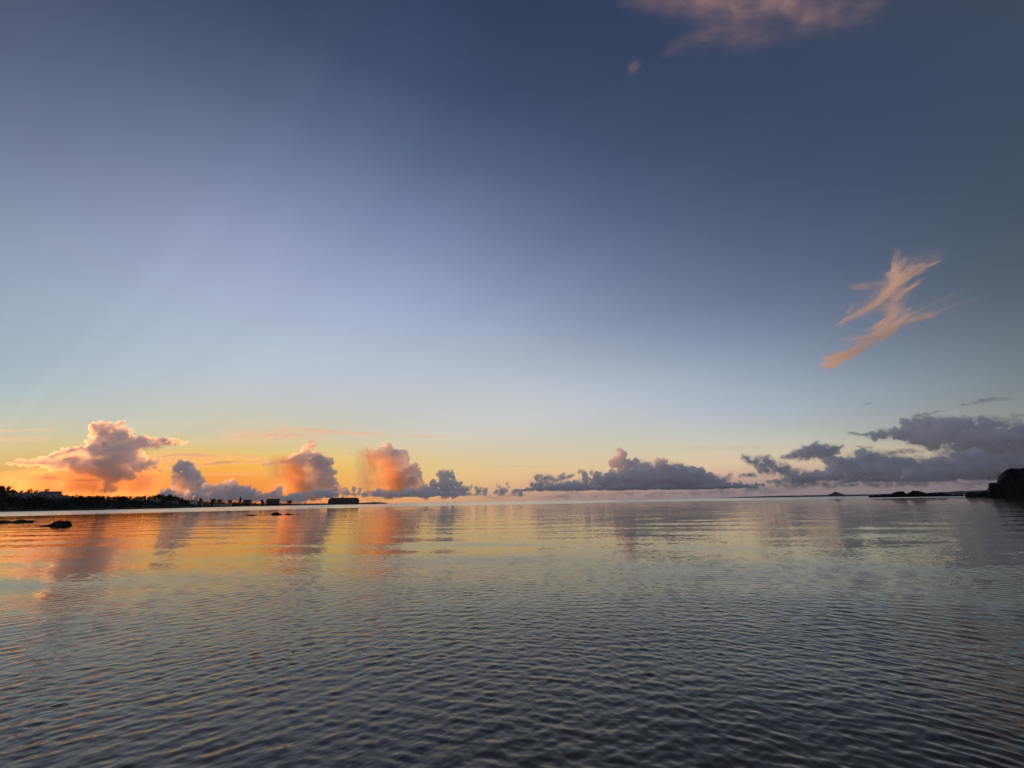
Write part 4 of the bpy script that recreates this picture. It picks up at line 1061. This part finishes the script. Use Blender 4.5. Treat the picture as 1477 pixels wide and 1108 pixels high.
    soft_cloud('fringe', [(1120, 695, 1180, 688, 4, 6, 1), (1196, 676, 1230, 662, 6, 8, 1), (1226, 664, 1262, 656, 7, 7, 1), (1255, 660, 1300, 664, 7, 7, 1), (1290, 665, 1340, 668, 6, 6, 1), (1340, 668, 1420, 656, 6, 9, 1), (1120, 699, 1460, 694, 4, 4, .9)], D - 60, 2.2, thick=8, parent=o, warp=.8, margin=8, patch=.12, fibre=0, aniso=.2)
    tag(o, 'heavy dark grey cloud bank with a flat base above the right islets', 'cloud', kind='thing')
    o = puff_mesh('dark_cloud', [(1300, 628, 8), (1290, 625, 6), (1275, 627, 5), (1264, 630, 4), (1256, 626, 2.5), (1312, 622, 7), (1322, 610, 6), (1308, 608, 5), (1330, 620, 9), (1348, 612, 8), (1338, 606, 5), (1360, 626, 14), (1385, 618, 11), (1375, 610, 6), (1400, 616, 9), (1410, 628, 16), (1425, 610, 7), (1440, 614, 6), (1440, 630, 13), (1465, 630, 13), (1490, 630, 15), (1525, 630, 18), (1570, 634, 20), (1325, 633, 8), (1345, 640, 8), (1380, 640, 12), (1430, 643, 13), (1470, 645, 13), (1310, 616, 5), (1337, 629, 8), (1330, 632, 6)],
                  2300, T, 28, vox=.9)
    soft_cloud('fringe', [(1254, 627, 1300, 626, 4, 8, 1), (1300, 618, 1345, 606, 7, 7, 1), (1345, 610, 1400, 608, 7, 7, 1), (1395, 608, 1450, 610, 7, 7, 1), (1310, 634, 1380, 648, 6, 8, 1), (1450, 612, 1500, 618, 6, 8, 1)], 2250, 2.2, thick=8, parent=o, warp=.8, margin=8, patch=.12, fibre=0, aniso=.2)
    tag(o, 'large dark cloud at the right edge above the heavy cloud bank', 'cloud', kind='thing')
    for k, (L, tau, lab) in enumerate([
        ([(1384, 584, 1420, 579, 1.5, 2, 1), (1415, 577, 1462, 575, 2.4, 1.6, 1.2)], 1.6, 'thin dark scud drifting above the large dark cloud'),
        ([(1458, 599, 1500, 598, 2, 1.6, 1)], 1.6, 'small dark scud at the right edge below the thin scud'),
        ([(1316, 602, 1340, 596, 2.5, 2, 1), (1335, 597, 1366, 591, 1.6, 1, .8)], 1.6, 'wispy tail above the left part of the large dark cloud'),
        ([(1247, 583, 1258, 580.5, 1.4, 1.4, 1)], 1.0, 'tiny isolated grey scud left of the large dark cloud'),
        ([(1224, 624, 1258, 628, 2, 2, 1)], 1.6, 'small dark scrap at the left tip of the large dark cloud'),
        ([(1236, 644, 1260, 645, 1.8, 1.8, 1)], 1.6, 'small dark dash over the middle of the heavy cloud bank'),
        ([(1278, 655, 1305, 651, 2, 2.6, 1), (1300, 651, 1334, 652, 2.6, 1.5, 1)], 1.8, 'flat dark scrap in the bright gap under the large dark cloud'),
        ([(1088, 660, 1112, 657, 1.5, 1.2, 1)], 1.3, 'thin dark streak just above the ragged dark cloud'),
    ]):
        o = soft_cloud('scud', L, 1400, tau, thick=6, warp=.45, margin=5, patch=.2)
        tag(o, lab, 'cloud', kind='thing')
    for k, (L, Y, tau, lab) in enumerate([
        ([(-40, 621, 80, 620.5, 1.8, 1.2, 1)], 30000, .6, 'thin yellow cloud streak at the left edge, upper one'),
        ([(-40, 633, 76, 634, 4, 2.5, 1)], 30000, .6, 'thin yellow cloud streak at the left edge, lower one'),
        ([(330, 631, 480, 625, 9, 5, .8), (400, 617, 540, 627, 2.5, 2, 1.2), (520, 626, 655, 631, 1.6, .8, 1.6)], 30000, .75, 'long pale yellow veil cloud above the bulky mauve cloud'),
        ([(205, 661, 300, 656, 4, 4, 1), (280, 657, 392, 660, 3.5, 2, .8), (205, 668, 330, 662, 3, 2, .5)], 30000, 1.3, 'greyish veil streak between the two left cloud towers'),
        ([(235, 676, 330, 668, 1.5, 2.5, .9), (300, 668, 410, 665, 2.2, 1.6, 1.2), (280, 684, 400, 684, 2, 2, .5)], 30000, 1.3, 'bright yellow streak under the greyish veil between the cloud towers'),
        ([(985, 648, 1130, 646, 4, 4, 1), (690, 672, 800, 673, 1.5, 1.5, .8)], 14000, .15, 'faint cream veil above the right end of the grey cumulus range'),
        ([(1250, 652, 1328, 648, 2, 2.2, 1)], 14000, .8, 'peach lit streak in the gap under the large dark cloud'),
    ]):
        o = soft_cloud('veil_cloud', L, Y, tau, thick=25, warp=.35, margin=6, fibre=.5)
        tag(o, lab, 'cloud', kind='thing')

def build_wisps():
    Y = 9000
    o = empty('wispy_cloud', at(1275, 450, Y)[0])
    for L in (
        [(1290, 412, 1288, 392, 2.6, 2.1, 0.8), (1288, 392, 1296, 362, 2.1, 1.6, 0.68), (1292, 408, 1297, 388, 2.2, 1.8, 0.6), (1297, 388, 1306, 372, 1.8, 1.4, 0.51), (1292, 410, 1304, 392, 2.6, 2.2, 0.9),
         (1304, 392, 1320, 381, 2.2, 1.8, 0.765), (1294, 410, 1314, 390, 2.2, 1.85, 0.8), (1314, 390, 1334, 380, 1.85, 1.5, 0.68), (1300, 404, 1326, 388, 2.4, 1.7999999999999998, 0.6), (1326, 388, 1356, 376, 1.7999999999999998, 1.2, 0.51),
         (1298, 408, 1318, 396, 2.2, 1.9000000000000001, 0.7), (1318, 396, 1334, 388, 1.9000000000000001, 1.6, 0.595), (1284, 392, 1290, 398, 5, 5.0, 0.8), (1290, 398, 1298, 408, 5.0, 5, 0.68), (1282, 398, 1290, 392, 4, 3.5, 0.5),
         (1290, 392, 1296, 386, 3.5, 3, 0.425)],
        [(1292, 410, 1272, 432, 3.2, 2.8, 1.0), (1272, 432, 1252, 446, 2.8, 2.4, 0.85), (1286, 414, 1262, 438, 2.8, 2.5, 0.8), (1262, 438, 1236, 452, 2.5, 2.2, 0.68), (1256, 443, 1232, 454, 2.6, 2.6, 0.6),
         (1232, 454, 1206, 472, 2.6, 2.6, 0.51), (1246, 452, 1226, 458, 2.4, 2.2, 0.5), (1226, 458, 1212, 468, 2.2, 2.0, 0.425), (1222, 452, 1226, 446, 1.8, 1.5, 0.4), (1226, 446, 1232, 435, 1.5, 1.2, 0.34),
         (1290, 434, 1304, 420, 1.8, 1.7000000000000002, 0.8), (1304, 420, 1326, 407, 1.7000000000000002, 1.6, 0.68), (1294, 430, 1300, 420, 2.5, 2.25, 0.4), (1300, 420, 1306, 416, 2.25, 2, 0.34)],
        [(1187, 528, 1200, 520, 2.6, 3.4, 1.2), (1200, 520, 1214, 512, 4.0, 3.5, 1.275), (1190, 513, 1202, 513, 2.4, 2.4, 1.0), (1202, 513, 1222, 512, 2.4, 2.4, 0.85), (1198, 530, 1212, 520, 3.4, 3.0999999999999996, 1.1),
         (1212, 520, 1232, 510, 3.0999999999999996, 2.8, 0.935), (1212, 514, 1240, 500, 3.2, 3.0, 0.9), (1240, 500, 1266, 484, 3.0, 2.8, 0.765), (1228, 511, 1258, 496, 2.6, 2.5, 0.9), (1258, 496, 1290, 474, 2.5, 2.4, 0.765),
         (1244, 496, 1262, 482, 2.4, 2.3, 0.7), (1262, 482, 1280, 470, 2.3, 2.2, 0.595), (1260, 486, 1284, 472, 2.8, 2.5999999999999996, 0.8), (1284, 472, 1308, 456, 2.5999999999999996, 2.4, 0.68), (1272, 488, 1300, 466, 2.6, 2.2, 0.8),
         (1300, 466, 1350, 452, 2.2, 1.8, 0.68)],
        [(1300, 464, 1326, 458, 2.2, 1.9000000000000001, 0.6), (1326, 458, 1352, 454, 1.9000000000000001, 1.6, 0.51), (1276, 470, 1288, 458, 2.6, 2.3, 0.8), (1288, 458, 1294, 444, 2.3, 2.0, 0.68), (1262, 470, 1276, 462, 2.0, 1.8, 0.5),
         (1276, 462, 1290, 452, 1.8, 1.6, 0.425), (1256, 474, 1270, 470, 1.6, 1.5, 0.5), (1270, 470, 1284, 460, 1.5, 1.4, 0.425), (1302, 456, 1308, 448, 2, 1.7, 0.4), (1308, 448, 1316, 444, 1.7, 1.4, 0.34),
         (1216, 488, 1232, 489, 1.3, 1.4500000000000002, 0.5), (1232, 489, 1250, 486, 1.4500000000000002, 1.6, 0.425), (1300, 458, 1340, 440, 5, 3.3, 0.09), (1340, 440, 1400, 414, 3.3, 1.6, 0.06), (1330, 456, 1380, 440, 2.4, 1.9, 0.07),
         (1380, 440, 1432, 424, 1.9, 1.4, 0.05), (1230, 416, 1256, 412, 3.5, 4.0, 0.18), (1256, 412, 1288, 408, 4.0, 4.5, 0.153), (1222, 512, 1300, 460, 9, 9, 0.14), (1240, 452, 1300, 398, 9, 10, 0.16), (1298, 412, 1284, 466, 9, 10, 0.22), (1268, 440, 1310, 446, 8, 8, 0.14),
         (1298, 390, 1360, 368, 12, 7, 0.09)],
    ):
        soft_cloud('wisp', L, Y, 3.6, thick=110, margin=12, wf=.92, warp=.55, fibre=.44, lo=.42, hi=.60, aniso=-0.2, color=(.93, 1.0, .97), parent=o)  # cooler vapour colour offsets the red sun, painting in paler high-level light
    tag(o, 'feathery peach wisps of high cloud floating in the blue sky at right', 'cloud', kind='thing')
    o = soft_cloud('high_cloud', [
        (900, -8, 1060, 10, 10, 16, .5), (1000, 2, 1075, 16, 9, 10, .8), (1060, 14, 1120, 6, 9, 9, .9), (1105, -4, 1150, 6, 10, 8, .9), (1130, 4, 1180, 30, 10, 8, .8), (1160, 22, 1215, 20, 12, 12, .6), (1200, 16, 1275, 10, 16, 12, .45), (1010, 48, 1120, 38, 12, 16, .35), (960, 74, 1050, 36, 6, 12, .25), (1050, 60, 1180, 44, 10, 8, .2), (950, -22, 1240, -26, 18, 18, .5)],
        Y, .26, thick=50, margin=28, warp=.8, fibre=.10, lo=.25, hi=.72, wf=1.15, aniso=0.0)
    tag(o, 'soft brownish pink high cloud cut off by the top edge', 'cloud', kind='thing')
    o = soft_cloud('cloud_tuft', [(907, 98, 923, 95, 7, 7, .7), (911, 92, 918, 103, 6, 6, .7)], Y, .13, thick=14, color=(.86, 1.0, 1.0), warp=.4, fibre=.1, lo=.1, hi=.7)  # bluish vapour colour stands in for less reddened light up high
    tag(o, 'tiny pale cloud tuft alone in the upper blue sky', 'cloud', kind='thing')
build_clouds()
build_wisps()
